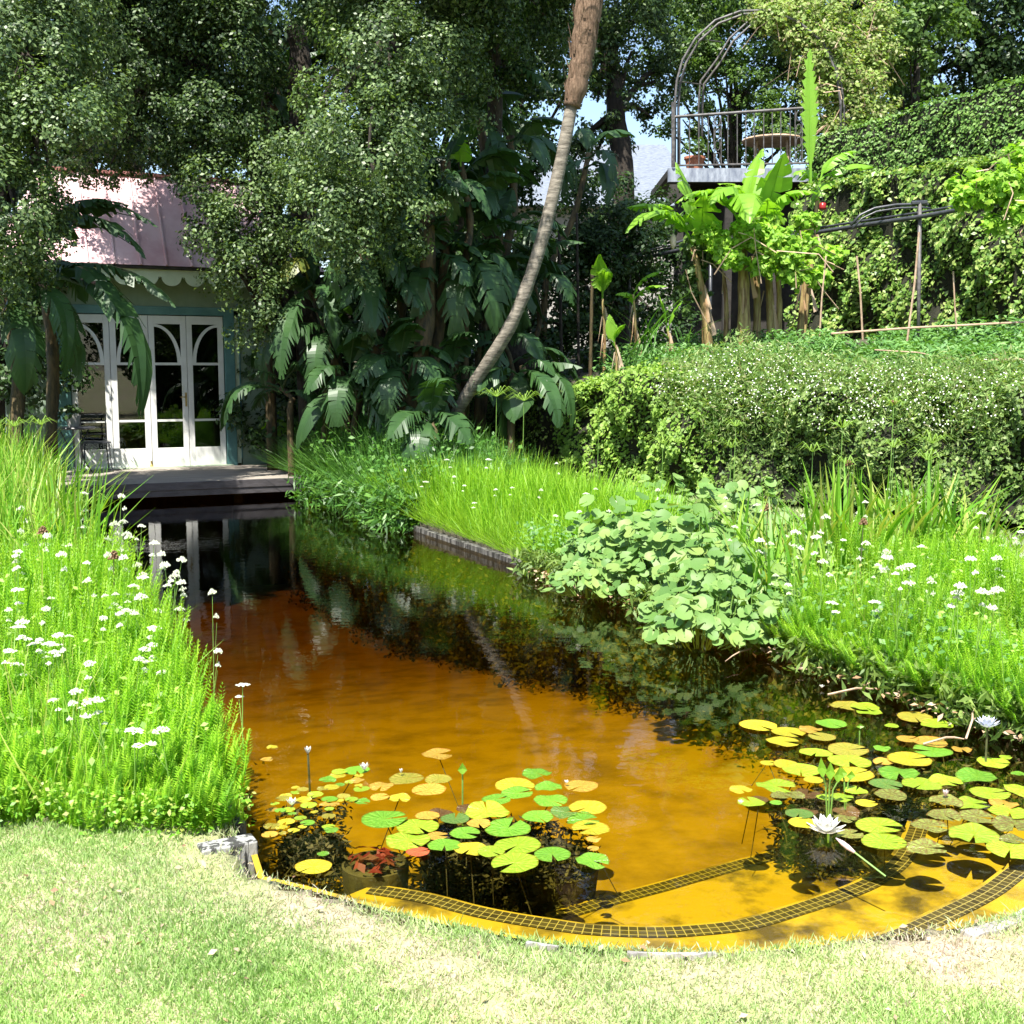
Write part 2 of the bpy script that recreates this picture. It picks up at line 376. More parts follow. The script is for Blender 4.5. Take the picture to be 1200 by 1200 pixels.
def hz(X, Y):
    X = np.asarray(X, float); Y = np.asarray(Y, float)
    z = .055+.012*np.sin(X*2.1+Y*1.3)*np.cos(Y*1.7-X*.6)
    u = UX*X+UY*Y
    z = z+np.clip((u-8)/8, 0, 1)*.2
    s = terr_s(X, Y)
    tz = 1.55+np.clip(s*.13, 0, .75)
    w = np.clip((s-.25)/.25, 0, 1)
    far = np.clip((np.hypot(X, Y)-40)/60, 0, 1)
    z = z*(1-w)+tz*w
    z = np.where(Y < -1, .055+0*X, z)
    return z*(1-far)+2*far

# ------------------------------------------------------------------ ground
def ground():
    def axis(lo, hi, fine, a, b):
        c = list(np.arange(a, b, fine)); 
        x = a; st = fine
        while x > lo: st *= 1.25; x -= st; c.insert(0, x)
        x = c[-1]; st = fine
        while x < hi: st *= 1.25; x += st; c.append(x)
        return np.array(c)
    xs = axis(-900, 900, .06, -6.6, 6.0); ys = axis(-300, 1200, .06, 2.4, 20.5)
    X, Y = np.meshgrid(xs, ys); Z = hz(X, Y)
    Z = Z+np.where((np.abs(X) < 7) & (Y < 22), RG.normal(0, .004, X.shape), 0)
    sdv = np.full(X.shape, 9.); m = (X > -9) & (X < 5) & (Y > 2) & (Y < 20)
    sdv[m] = sdist(X[m], Y[m])
    Z = np.where(sdv < .045, -1.75, Z)
    ny, nx = X.shape; idx = np.arange(ny*nx).reshape(ny, nx)
    F = np.stack([idx[:-1, :-1], idx[:-1, 1:], idx[1:, 1:], idx[1:, :-1]], -1).reshape(-1, 4)
    m, nt, out = newmat('ground_soil_and_turf')
    f = noise(nt, 1.1, 6, .65); f2 = noise(nt, 18, 6, .7)
    c = ramp(nt, f, [(.35, (.3, .36, .13)), (.5, (.38, .37, .22)), (.62, (.42, .33, .27))])
    c2 = ramp(nt, f2, [(.3, (.5, .48, .42)), (.7, (1.25, 1.2, 1.1))])
    mx = N_(nt, 'ShaderNodeMixRGB', blend_type='MULTIPLY'); mx.inputs[0].default_value = .8; nt.links.new(c, mx.inputs[1]); nt.links.new(c2, mx.inputs[2])
    # planted ground beyond the lawn is dark soil
    ge = N_(nt, 'ShaderNodeNewGeometry'); sx = N_(nt, 'ShaderNodeSeparateXYZ'); nt.links.new(ge.outputs['Position'], sx.inputs[0])
    mr = N_(nt, 'ShaderNodeMapRange'); mr.inputs[1].default_value = 4.15; mr.inputs[2].default_value = 4.45
    ma = N_(nt, 'ShaderNodeMath', operation='MULTIPLY_ADD'); ma.inputs[1].default_value = -.55; mm = N_(nt, 'ShaderNodeMath', operation='MAXIMUM'); mm.inputs[1].default_value = 2.2; nt.links.new(sx.outputs[0], mm.inputs[0]); nt.links.new(mm.outputs[0], ma.inputs[0])
    mb_ = N_(nt, 'ShaderNodeMath', operation='ADD'); nt.links.new(sx.outputs[1], ma.inputs[2]); nt.links.new(ma.outputs[0], mb_.inputs[0]); mb_.inputs[1].default_value = 1.21; nt.links.new(mb_.outputs[0], mr.inputs[0])
    m2 = N_(nt, 'ShaderNodeMixRGB'); m2.inputs[2].default_value = (.06, .055, .03, 1); nt.links.new(mr.outputs[0], m2.inputs[0]); nt.links.new(mx.outputs[0], m2.inputs[1])
    b = N_(nt, 'ShaderNodeBsdfPrincipled'); b.inputs['Roughness'].default_value = .95; nt.links.new(m2.outputs[0], b.inputs['Base Color'])
    bp = N_(nt, 'ShaderNodeBump'); bp.inputs['Strength'].default_value = .8; bp.inputs['Distance'].default_value = .02
    nt.links.new(f2, bp.inputs['Height']); nt.links.new(bp.outputs[0], b.inputs['Normal']); nt.links.new(b.outputs[0], out.inputs[0])
    o = big_mesh('ground', np.stack([X, Y, Z], -1).reshape(-1, 3), F, m, smooth=True)
    tag(o, kind='structure')
ground()

# ------------------------------------------------------------------ pool: water, floor, walls, steps
def offset(poly, d):
    n = len(poly); out = []
    c = np.mean(poly, 0)
    for i in range(n):
        a = poly[i-1]; b = poly[(i+1) % n]; t = b-a; t = t/max(np.linalg.norm(t), 1e-9)
        nn = np.array([t[1], -t[0]])
        out.append(poly[i]+nn*d)
    return np.array(out)
area = .5*np.sum(PA[:, 0]*np.roll(PA[:, 1], -1)-np.roll(PA[:, 0], -1)*PA[:, 1])
if area < 0: PA = PA[::-1].copy()
def poly_prism(name, poly, z0, z1, mat, top=True, bottom=True, flip=False):
    n = len(poly); V = [(x, y, z1) for x, y in poly]+[(x, y, z0) for x, y in poly]; F = []
    if top: F.append(tuple(range(n)))
    if bottom: F.append(tuple(range(2*n-1, n-1, -1)))
    for i in range(n):
        j = (i+1) % n; F.append((i, n+i, n+j, j) if not flip else (j, n+j, n+i, i))
    mb = MB(); mb.add(V, F); return mb.build(name, mat)
def watermat():
    m, nt, out = newmat('amber_water')
    fr = N_(nt, 'ShaderNodeFresnel'); fr.inputs[0].default_value = 1.33
    bp = N_(nt, 'ShaderNodeBump'); bp.inputs['Strength'].default_value = .05; bp.inputs['Distance'].default_value = .02
    n1 = noise(nt, 9, 3, .5, w=(1, 1, 1)); nt.links.new(n1, bp.inputs['Height'])
    nt.links.new(bp.outputs[0], fr.inputs[1])
    tr = N_(nt, 'ShaderNodeBsdfTransparent'); gl = N_(nt, 'ShaderNodeBsdfGlossy'); gl.inputs['Roughness'].default_value = .015
    nt.links.new(bp.outputs[0], gl.inputs['Normal'])
    mix = N_(nt, 'ShaderNodeMixShader'); nt.links.new(fr.outputs[0], mix.inputs[0]); nt.links.new(tr.outputs[0], mix.inputs[1]); nt.links.new(gl.outputs[0], mix.inputs[2])
    nt.links.new(mix.outputs[0], out.inputs[0])
    va = N_(nt, 'ShaderNodeVolumeAbsorption'); va.inputs[0].default_value = (.83, .768, 0, 1); va.inputs[1].default_value = 1.9
    nt.links.new(va.outputs[0], out.inputs[1]); return m
tag(poly_prism('pond_water', offset(PA, .03), -1.55, 0.0, watermat()), kind='structure')
mb = MB(); n = len(PA)
FU_ = [2.2, 4.5, 6, 8, 10, 12, 14, 17.6]; FZ_ = [-.5, -.5, -.6, -.78, -1.08, -1.35, -1.45, -1.45]
for a_, (u_, z_) in enumerate(zip(FU_, FZ_)):
    for n_ in (NL-.02, NL+1.2, NR-1.2, NR+.02):
        q_ = W(u_, n_, z_); mb.v.append(tuple(q_))
for a_ in range(len(FU_)-1):
    for b_ in range(3): mb.f.append((a_*4+b_, a_*4+b_+1, a_*4+b_+5, a_*4+b_+4)); mb.m.append(0)
tag(mb.build('pool_floor', M['bed']), kind='structure')
mb = MB(); V = [(x, y, .02) for x, y in PA]+[(x, y, -1.6) for x, y in PA]
F = []
for i in range(n):
    j = (i+1) % n
    F.append((i, j, n+j, n+i))
mb.add(V, F); tag(mb.build('pool_wall', M['poolwall']), kind='structure')

STEPN = [0]
def step(name, lip_px, z, outer, drop, matlip=True):
    STEPN[0] += 1; name_i = STEPN[0]
    """a tread between the curved lip and the pool wall; lip left to right"""
    lip = smoothline([tuple(G(x, y, z))[:2] for x, y in lip_px], 6)
    lip = [Vector((a, b)) for a, b in lip]
    o2 = [Vector((a, b)) for a, b in outer]
    root = empty(name, (0, 0, 0), kind='structure')
    poly = lip+o2[::-1]
    m1 = MB(); m1.add([(p.x, p.y, z) for p in poly], [tuple(range(len(poly)))])
    m1.add([(p.x, p.y, z) for p in lip]+[(p.x, p.y, z-drop) for p in lip], [(i, i+1, len(lip)+i+1, len(lip)+i) for i in range(len(lip)-1)])
    m1.build('tread', M['step'], root)
    # mosaic band set a little back from the edge
    V = []; F = []; UV = []; L = 0
    for i, p in enumerate(lip):
        t = (lip[min(i+1, len(lip)-1)]-lip[max(i-1, 0)]).normalized(); nn = Vector((t.y, -t.x))
        if i: L += (p-lip[i-1]).length
        a = p+nn*.016; b = p+nn*.092
        if name_i == 1: w_ = min(1., max(0., (p.x-.55)/.35)); a = a.lerp(a+nn*.09, 1-w_)
        V += [(a.x, a.y, z+.004), (b.x, b.y, z+.004)]; UV += [(L, 0), (L, .076)]
    F = [(2*i, 2*i+1, 2*i+3, 2*i+2) for i in range(len(lip)-1)]
    me = bpy.data.meshes.new('mosaic_band'); me.from_pydata(V, [], F); uvl = me.uv_layers.new(name='UVMap')
    for lp in me.loops: uvl.data[lp.index].uv = UV[lp.vertex_index]
    o = link('mosaic_band', me, root, [M['mosaic']])
    return lip
def arc_out(p0, p1, far=.0):
    """pool wall between two pixel columns"""
    return None
w_pts = [(p[0], p[1]) for p in PA]
def wall_between(xa, xb):
    q = [p for p in w_pts if p[1] < 4.9 and xa <= p[0] <= xb]
    q = sorted(q, key=lambda p: math.atan2(p[1]-W(CU, CN).y, p[0]-W(CU, CN).x))
    return q
WB = offset(PA, .02); w_pts = [(p[0], p[1]) for p in WB]
step('pool_step', [(325, 1037), (430, 1063), (500, 1081), (560, 1094), (630, 1106), (700, 1114), (780, 1119), (860, 1118), (930, 1114), (967, 1109), (1033, 1092), (1083, 1070), (1133, 1046), (1163, 1026), (1195, 998), (1222, 955)], -.05, wall_between(-.75, 4), .12)
step('pool_step', [(440, 1036), (480, 1042), (512, 1048), (562, 1061), (602, 1069), (647, 1076), (692, 1082), (760, 1085), (810, 1083), (867, 1076), (933, 1057), (983, 1040), (1017, 1024), (1045, 1000), (1062, 965), (1070, 935)], -.17, wall_between(-.9, 4), .15)
step('pool_step', [(640, 1070), (700, 1052), (765, 1035), (800, 1025), (860, 1008), (890, 1000), (960, 975), (1040, 930)], -.34, wall_between(-.3, 4), .2)

mb = MB(); q_ = [p for p in PA if p[1] < 4.35 and p[0] < .95]; q_ = sorted(q_, key=lambda p: p[0]); V = []
for i, p in enumerate(q_):
    a = np.array(q_[max(i-1, 0)]); b = np.array(q_[min(i+1, len(q_)-1)]); t = (b-a)/np.linalg.norm(b-a); nn = np.array([-t[1], t[0]]); V += [(p[0]-nn[0]*.01, p[1]-nn[1]*.01, .024), (p[0]+nn[0]*.012, p[1]+nn[1]*.012, .024), (p[0]+nn[0]*.012, p[1]+nn[1]*.012, -.04)]
mb.add(V, [f for i in range(len(q_)-1) for f in ((3*i, 3*i+3, 3*i+4, 3*i+1), (3*i+1, 3*i+4, 3*i+5, 3*i+2))]); tag(mb.build('pool_rim', M['step']), kind='structure')
# edging
mb = MB(); Z2 = Matrix.Rotation(math.atan2(.429, .903), 4, 'Z')
e = empty('timber_edging', (0, 0, 0), label='low weathered grey edging board along the grassy right bank of the pool', cat='edging')
u = 8.9; i = 0
while u < 12.3:
    L = .95; mb = MB(); a = W(u, NR); 
    mb.box((0, 0, -.5), (.07, L-.012, .065+.004*(i % 2)), Matrix.Translation(a)@Z2); mb.build('edging_board', M['kerb'], e); u += L; i += 1
mb = MB(); c = G(305, 1008, 0)
mb.box((-.02, 0, -.35), (.02+.0, 5.5, .06), Matrix.Translation(W(CU+.02, NL-.02))@Z2)
tag(mb.build('pool_edging', M['kerb']), 'narrow grey edging running under the overhanging plants of the left bank', 'edging')
mb = MB(); a, b = G(303, 1008, 0), G(252, 1018, 0); dv = (b-a); ang = math.atan2(dv.y, dv.x)
mb.box((-.0, -.09, -.3), (.2, 0.0, .072), Matrix.Translation(a)@Matrix.Rotation(ang, 4, 'Z'))
o = mb.build('kerb_block', M['stone']); tag(o, 'black and white blotched concrete kerb end at the near corner of the left bank', 'kerb')
bv = o.modifiers.new('b', 'BEVEL'); bv.width = .006; bv.segments = 2
# pale coping showing through the turf
def coping(pxs, label, wd=.016):
    pts = smoothline([tuple(G(x, y, .03))[:2] for x, y in pxs], 4); V = []; F = []
    for i, p in enumerate(pts):
        a = Vector(pts[max(i-1, 0)]); b = Vector(pts[min(i+1, len(pts)-1)]); t = (b-a).normalized(); nn = Vector((t.y, -t.x)); p = Vector(p)
        q = p+nn*(wd+.006*math.sin(i*1.7))
        V += [(p.x, p.y, -.02), (p.x, p.y, .062), (q.x, q.y, .064), (q.x, q.y, -.02)]
    for i in range(len(pts)-1):
        for k in range(4): F.append((4*i+k, 4*i+(k+1) % 4, 4*i+4+(k+1) % 4, 4*i+4+k))
    F += [(3, 2, 1, 0), tuple(4*(len(pts)-1)+k for k in range(4))]
    mb = MB(); mb.add(V, F); tag(mb.build('coping_stone', M['coping']), label, 'coping')
coping([(1125, 1101), (1150, 1095), (1185, 1083), (1212, 1066)], 'pale curved coping stone bare of turf at the right end of the pool rim', .05)
coping([(735, 1126), (770, 1128), (810, 1128), (838, 1127)], 'pale coping stone peeping from the turf at the front middle of the pool rim')
coping([(618, 1114), (636, 1117), (655, 1120)], 'short sliver of pale coping at the pool rim, left of the middle one')

# ------------------------------------------------------------------ lawn
def lawn():
    k = 340000
    Y = 2.3+RG.random(k)**1.15*2.6; X = (RG.random(k)*2-1)*(.75*Y)
    sdv = sdist(X, Y); front = 4.36+.03*np.sin(X*4)+.03*np.sin(X*11)
    keep = (sdv > .03+.03*RG.random(len(X))) & ((Y < front) | ((X > 2.0) & (Y < 4.0))) & ~((X < -1.0) & (Y > front))
    # right of the pool the turf goes on
    X, Y, sdv = X[keep], Y[keep], sdv[keep]
    # bare, straw coloured places
    bare = np.sin(X*3.1+1)*np.cos(Y*4.3+X*1.2)+.6*np.sin(X*7.3+Y*5.1)+.5*np.exp(-((sdv-.22)/.22)**2)*2.4+.4*RG.normal(size=len(X))
    keep = (bare < 1.3) | (RG.random(len(X)) < .35); X, Y, sdv, bare = X[keep], Y[keep], sdv[keep], bare[keep]
    n = len(X)
    rv = np.clip(.31+.2*bare+RG.normal(0, .17, n), 0, 1)
    h = .018+.02*RG.random(n)-.004*np.clip(bare, 0, 1.5)
    tall = RG.random(n) < .012; h[tall] *= 1.9
    R = upframes(n, h, .75, np.full(n, 1.0))
    TV = [(-.0017, 0, 0), (.0017, 0, 0), (.001, .0, .65), (-.0002, .004, 1)]
    V, F, r = inst(TV, [(0, 1, 2, 3)], R, np.stack([X, Y, hz(X, Y)-.003], -1), rv)
    tag(big_mesh('lawn_grass', V, F, M['lawn'], rv=r), 'short sunlit mown grass with worn straw patches round the pool rim', 'grass', kind='stuff')
lawn()
# grass further off, right of the planted bank
def far_lawn():
    k = 120000; X = 1+RG.random(k)*8.5; Y = 3.6+RG.random(k)*13.4
    u, nn = UX*X+UY*Y, .903*X+.429*Y
    keep = ((nn > 6.1) | ((u < 1.7) & (X > 2.1))) & (sdist(X, Y) > .1) & (terr_s(X, Y) < -.05); X, Y = X[keep], Y[keep]; n = len(X)
    h = .04+.03*RG.random(n)
    V, F, r = inst([(-.006, 0, 0), (.006, 0, 0), (.003, 0, .6), (0, .01, 1)], [(0, 1, 2, 3)], upframes(n, h, .6, np.full(n, 1.)), np.stack([X, Y, hz(X, Y)-.003], -1), RG.random(n)*.7)
    tag(big_mesh('path_grass', V, F, M['lawn'], rv=r), 'pale grass walk between the right bank and the creeper wall', 'grass', kind='stuff')
far_lawn()

# ------------------------------------------------------------------ bank planting
def feather_t(levels=22, leaf=.11):
    V = []; F = []
    def q(a, b, w):
        i = len(V); a = Vector(a); b = Vector(b); t = (b-a); s = t.cross(Vector((0, 0, 1)))
        s = (s.normalized() if s.length > 1e-6 else Vector((1, 0, 0)))*w
        V.extend([a, (a+b)/2+s, b, (a+b)/2-s]); F.append((i, i+1, i+2, i+3))
    V.extend([Vector((-.008, 0, 0)), Vector((.008, 0, 0)), Vector((.005, .02, 1)), Vector((-.005, .02, 1))]); F.append((0, 1, 2, 3))
    r = random.Random(3)
    for l in range(levels):
        t = .18+.82*l/levels; z = t; ln = leaf*(1.05-.75*t**3)
        for k in range(3):
            a = l*1.9+k*2.1+r.random()*.4
            q((0, 0, z), (math.cos(a)*ln, math.sin(a)*ln, z+ln*.55), ln*.14)
    return [tuple(v) for v in V], F
FT_V, FT_F = feather_t()
def blade_t(curve=.35, w=.016, seg=4, tilt=0.0):
    V = []; F = []
    for i in range(seg+1):
        t = i/seg; ww = w*(1-t**2.2)*(.6+.4*min(1, t*4)) if i < seg else .0008
        y = curve*t**2.2; z = t*(1-.18*curve*t)
        V += [(-ww, y, z), (ww, y, z)]
    for i in range(seg): F.append((2*i, 2*i+1, 2*i+3, 2*i+2))
    return V, F
BLADES = [blade_t(.12), blade_t(.3), blade_t(.6), blade_t(.05)]
def blades(X, Y, h, w=.01, lean=.12, zoff=0., rv=None, over=None):
    parts = []; k = len(X); sel = RG.integers(0, len(BLADES), k)
    for i, (TV, TF) in enumerate(BLADES):
        m = sel == i; n = int(m.sum())
        if not n: continue
        R = upframes(n, h[m], lean)
        if over is not None: R[:, 0, 2] -= .903*over[m]*h[m]; R[:, 1, 2] -= .429*over[m]*h[m]; R[:, 2, 2] *= 1-.45*over[m]
        parts.append(inst(np.array(TV)*np.array([w/.016, 1, 1]), TF, R, np.stack([X[m], Y[m], hz(X[m], Y[m])-.01+zoff], -1), None if rv is None else rv[m]))
    return cat(parts)
def samp(k, x0, x1, y0, y1, fn):
    X = x0+RG.random(k)*(x1-x0); Y = y0+RG.random(k)*(y1-y0); m = fn(X, Y); return X[m], Y[m]
nn_ = lambda X, Y: .903*X+.429*Y
uu_ = lambda X, Y: UX*X+UY*Y
# left bank
def left_front(X): return 4.22+.05*np.sin(X*6)+.03*np.sin(X*17)
X, Y = samp(60000, -4.8, -.7, 4.1, 8.5, lambda X, Y: (nn_(X, Y) < NL-.0) & (Y > left_front(X)) & (X > -.62*Y) & (Y < 7.2+RG.random(len(X))*1.3))
keep = RG.random(len(X)) < .5*(1-.35*(Y-4.2)/4)*(.75+.3*np.sin(X*9+1)*np.cos(Y*7)); X, Y = X[keep], Y[keep]
hh = np.clip(.27+.13*(Y-4.2), .25, .62)*(.6+.6*RG.random(len(X)))*(.88+.16*np.sin(X*5+Y*3)+.1*np.sin(X*13-Y*8))
hh *= np.clip(.72+(Y-left_front(X))*1.2, .72, 1.0)
R = upframes(len(X), hh, .13)
wsc = np.clip(.34/hh, .5, 1.3)[:, None]; R[:, :, 0] *= wsc; R[:, :, 1] *= wsc
R[:, 0, 2] += np.where(nn_(X, Y) > .6, .10*hh, 0)
V, F, r = inst(FT_V, FT_F, R, np.stack([X, Y, hz(X, Y)-.01], -1))
tag(big_mesh('feathery_water_plants', V, F, M['feather'], rv=r), 'lime green feathery leafy stems massed on the near left bank', 'ground cover', kind='stuff')
print('feather', len(X))
X, Y = samp(26000, -10, -1.2, 5.4, 16, lambda X, Y: (nn_(X, Y) < NL-.05) & (X > -.62*Y) & (RG.random(len(X)) < np.clip((Y-5.2)/3, .05, .8)))
h = np.clip(.45+.16*(Y-5.4), .4, .98)*(.7+.45*RG.random(len(X)))
h = np.where(Y > 10, h*.92, h)
V, F, r = blades(X, Y, h, .014, .16)
tag(big_mesh('reed_blades', V, F, M['iris'], rv=r), 'tall bright green sword-like blades massed along the far left bank', 'reeds', kind='stuff')
print('blades', len(X))
# small yellowing leaves at the foot of the bank
X, Y = samp(5200, -3.2, -.75, 4.1, 4.5, lambda X, Y: (nn_(X, Y) < NL+.03) & (Y > left_front(X)-.05) & (Y < left_front(X)+.12))
V, F, r = inst(LEAF_V, LEAF_F, frames(np.stack([RG.normal(0, .5, len(X)), -.3+RG.normal(0, .5, len(X)), np.ones(len(X))], -1), .014+.016*RG.random(len(X))), np.stack([X, Y, .06+RG.random(len(X))*.14], -1))
tag(big_mesh('creeping_jenny', V, F, M['iris'], rv=r), 'low yellow-green creeping leaves at the foot of the left bank by the lawn', 'ground cover', kind='stuff')

# right bank: near feathery part
def rb_edge_ok(X, Y): return nn_(X, Y) > NR+.0
def overh(dn, a=1.): return np.clip(1-dn/.4, 0, 1)*RG.random(len(dn))**.8*a
X, Y = samp(60000, .8, 6.2, 4.6, 8.6, lambda X, Y: rb_edge_ok(X, Y) & (nn_(X, Y) < NR+2.2) & (uu_(X, Y) > 1.5) & (X < .62*Y) & ((uu_(X, Y) < 5.9+.3*np.sin(X*7)) | (nn_(X, Y) > NR+1.25)))
keep = RG.random(len(X)) < .36; X, Y = X[keep], Y[keep]
dn = nn_(X, Y)-NR
hh = (.28+.3*np.clip(dn/.6, 0, 1))*(.55+.6*RG.random(len(X)))*(.9+.16*np.sin(X*4+Y*2)+.1*np.sin(X*11))
R = upframes(len(X), hh, .15); wsc = np.clip(.34/hh, .5, 1.3)[:, None]; R[:, :, 0] *= wsc; R[:, :, 1] *= wsc
e_ = np.clip(1-dn/.3, 0, 1)*(.2+.8*RG.random(len(X))); R[:, 0, 2] -= .6*e_*hh; R[:, 1, 2] -= .3*e_*hh; R[:, 2, 2] *= 1-.35*e_
V, F, r = inst(FT_V, FT_F, R, np.stack([X, Y, hz(X, Y)-.01], -1))
tag(big_mesh('feathery_water_plants', V, F, M['feather'], rv=r), 'lime green feathery leafy stems massed on the near right bank', 'ground cover', kind='stuff')
# mixed taller stems among the feathery plants on both banks
for side, k0 in (('left', 9000), ('right', 15000)):
    if side == 'left': X, Y = samp(k0, -4.2, -.8, 4.3, 7.5, lambda X, Y: (nn_(X, Y) < NL-.05) & (X > -.6*Y) & (RG.random(len(X)) < .22+.35*np.sin(X*6+Y*4)))
    else: X, Y = samp(k0, .8, 6.2, 5.0, 9.6, lambda X, Y: (nn_(X, Y) > NR+.12) & (nn_(X, Y) < NR+2.1) & (uu_(X, Y) > 2) & ((uu_(X, Y) < 6) | (nn_(X, Y) > NR+1.3)) & (RG.random(len(X)) < .3+.4*np.sin(X*5+Y*3)))
    h = (.42+.05*(Y-4.3))*(.6+.55*RG.random(len(X))); V, F, r = blades(X, Y, h, .009, .26)
    tag(big_mesh('mixed_grass', V, F, M['iris'], rv=np.clip(r*1.15, 0, 1)), 'loose taller grass blades and yellowing stems through the near %s bank' % side, 'grass', kind='stuff')
    X, Y = samp(k0//3, -4.2 if side == 'left' else .8, -.8 if side == 'left' else 6.2, 4.4, 9.0, lambda X, Y: ((nn_(X, Y) < NL-.05) if side == 'left' else ((nn_(X, Y) > NR+.1) & (nn_(X, Y) < NR+2) & (uu_(X, Y) > 2) & (uu_(X, Y) < 6.2))) & (X > -.6*Y))
    h0 = np.clip(.3+.1*(Y-4.3), .3, .6)*(.75+.4*RG.random(len(X))); V, F, r = inst(LEAF_V, LEAF_F, frames(np.stack([RG.normal(0, .5, len(X)), -.4+RG.normal(0, .4, len(X)), np.ones(len(X))], -1), .02+.025*RG.random(len(X))), np.stack([X, Y, hz(X, Y)+h0*(.6+.45*RG.random(len(X)))], -1))
    tag(big_mesh('parsley_leaves', V, F, M['hedge'], rv=r), 'small pale parsley-like leaves under the umbels of the %s bank' % side, 'ground cover', kind='stuff')
# bright grass further on
X, Y = samp(105000, -3, 4.5, 8.2, 15.2, lambda X, Y: rb_edge_ok(X, Y) & (nn_(X, Y) < NR+1.75) & (uu_(X, Y) > 9.1) & (uu_(X, Y) < 13.6))
dn = nn_(X, Y)-NR
h = (.42+.3*np.clip(dn/.8, 0, 1))*(.5+.6*RG.random(len(X)))*(.88+.18*np.sin(X*3+Y*2.2)+.1*np.sin(X*9-Y*5))
V, F, r = blades(X, Y, h, .009, .16, over=overh(dn, 1.1))
tag(big_mesh('bank_grass', V, F, M['feather'], rv=r), 'bright yellow-green grass overhanging the middle of the right bank', 'grass', kind='stuff')
X, Y = samp(50000, -4.6, 1, 12, 19, lambda X, Y: rb_edge_ok(X, Y) & (nn_(X, Y) < NR+1.7) & (uu_(X, Y) > 12.2+.7*RG.random(len(X))) & (uu_(X, Y) < 17.6))
h = (.4+.25*np.clip((nn_(X, Y)-NR)/.6, 0, 1))*(.65+.5*RG.random(len(X)))
h *= 1.1+.35*np.clip((uu_(X, Y)-13.2)/1.5, 0, 1); V, F, r = blades(X, Y, h, .010, .3, over=overh(nn_(X, Y)-NR, 1.0))
m_ = RG.random(len(X)) < .5; X2, Y2 = X[m_], Y[m_]; V2 = inst(LEAF_V, LEAF_F, frames(np.stack([RG.normal(0, .6, len(X2)), -.4+RG.normal(0, .5, len(X2)), np.ones(len(X2))], -1), .04+.06*RG.random(len(X2))), np.stack([X2-.1*RG.random(len(X2)), Y2, hz(X2, Y2)+h[m_]*(.25+.75*RG.random(len(X2)))], -1)); V, F, r = cat([(V, F, r), V2])
tag(big_mesh('shaded_reeds', V, F, M['iris_dark'], rv=r), 'darker green reeds and leafy stems where the right bank meets the deck', 'reeds', kind='stuff')  # leaves coloured darker to carry the shade by the deck
# leafy filler low between
X, Y = samp(30000, 0, 6, 5, 12, lambda X, Y: rb_edge_ok(X, Y) & (nn_(X, Y) < NR+1.9) & (uu_(X, Y) > 3.5) & (uu_(X, Y) < 10))
V, F, r = inst(LEAF_V, LEAF_F, frames(np.stack([RG.normal(0, .5, len(X)), -.4+RG.normal(0, .5, len(X)), np.ones(len(X))], -1), .03+.03*RG.random(len(X))), np.stack([X, Y, .08+RG.random(len(X))**1.5*.34], -1))
tag(big_mesh('bank_undergrowth', V, F, M['veg'], rv=r), 'low mixed leafy undergrowth on the right bank', 'ground cover', kind='stuff')
k = 9000; u_ = 3.4+RG.random(k)*5.9; n_ = NR+.06-np.abs(RG.normal(0, .1, k))*(.5+.5*np.sin(u_*5)**2); X = .903*n_+UX*u_; Y = .429*n_+UY*u_
V, F, r = inst([(-.5, 0, 0), (0, -.12, .05), (.5, 0, -.05), (0, .12, .05)], LEAF_F, frames(np.stack([RG.normal(0, .8, k), RG.normal(0, .8, k), RG.normal(.3, .6, k)], -1), .05+.07*RG.random(k)), np.stack([X, Y, .01+RG.random(k)**1.3*.2], -1))
tag(big_mesh('trailing_stems', V, F, M['hedge_dark'], rv=r), 'dark trailing stems and leaves hanging over the right waterline', 'ground cover', kind='stuff')
k = 9000; u_ = 12.1+RG.random(k)*3.9; n_ = NR+.08-np.abs(RG.normal(0, .16, k)); X = .903*n_+UX*u_; Y = .429*n_+UY*u_
V, F, r = inst([(-.5, 0, 0), (0, -.1, .05), (.5, 0, -.05), (0, .1, .05)], LEAF_F, frames(np.stack([RG.normal(-.4, .8, k), RG.normal(-.5, .8, k), RG.normal(.3, .6, k)], -1), .08+.12*RG.random(k)), np.stack([X, Y, .02+RG.random(k)**1.2*.4], -1))
tag(big_mesh('trailing_stems', V, F, M['iris_dark'], rv=r), 'green trailing stems hanging over the waterline beside the deck', 'ground cover', kind='stuff')

# single reed clumps
def reed_clump(px, py, Y, hm, label, mat='iris', k=60, spread=.12):
    b = G(px, py, .12) if Y is None else P(px, py, Y); b.z = float(hz(b.x, b.y))
    X = RG.normal(0, spread, k); Yy = RG.normal(0, spread, k)
    parts = []
    k = int(k*1.5); X = RG.normal(0, spread*1.3, k); Yy = RG.normal(0, spread, k)
    h = hm*(.6+.5*RG.random(k)); sel = RG.integers(0, 3, k)
    for i in range(3):
        m = sel == i; n = int(m.sum())
        if n: 
            TV, TF = BLADES[i]; R = upframes(n, h[m], .13); parts.append(inst(np.array(TV)*np.array([1.5, 1, 1]), TF, R, np.stack([X[m], Yy[m], np.zeros(n)], -1)))
    V, F, r = cat(parts); o = big_mesh('iris_clump', V, F, M[mat], rv=r); o.location = b
    tag(o, label, 'iris', 'clumps of sword-leaved iris on the right bank')
reed_clump(985, 690, None, 1.0, 'iris clump of tall upright blades left of the fanned one, right bank', k=70)
reed_clump(1085, 680, None, 1.0, 'widest iris clump fanning to the right before the creeper wall', k=90, spread=.16)
reed_clump(890, 700, None, .85, 'iris clump growing up through the round-leaved plants', k=50)
reed_clump(925, 720, None, .7, 'small iris clump at the right rim of the round-leaved mound', k=34)
reed_clump(1140, 660, None, .8, 'sparse iris clump nearest the right edge of the picture', k=34)
reed_clump(500, 600, None, .6, 'iris clump at the dark left end of the bright right-bank grass', k=44)

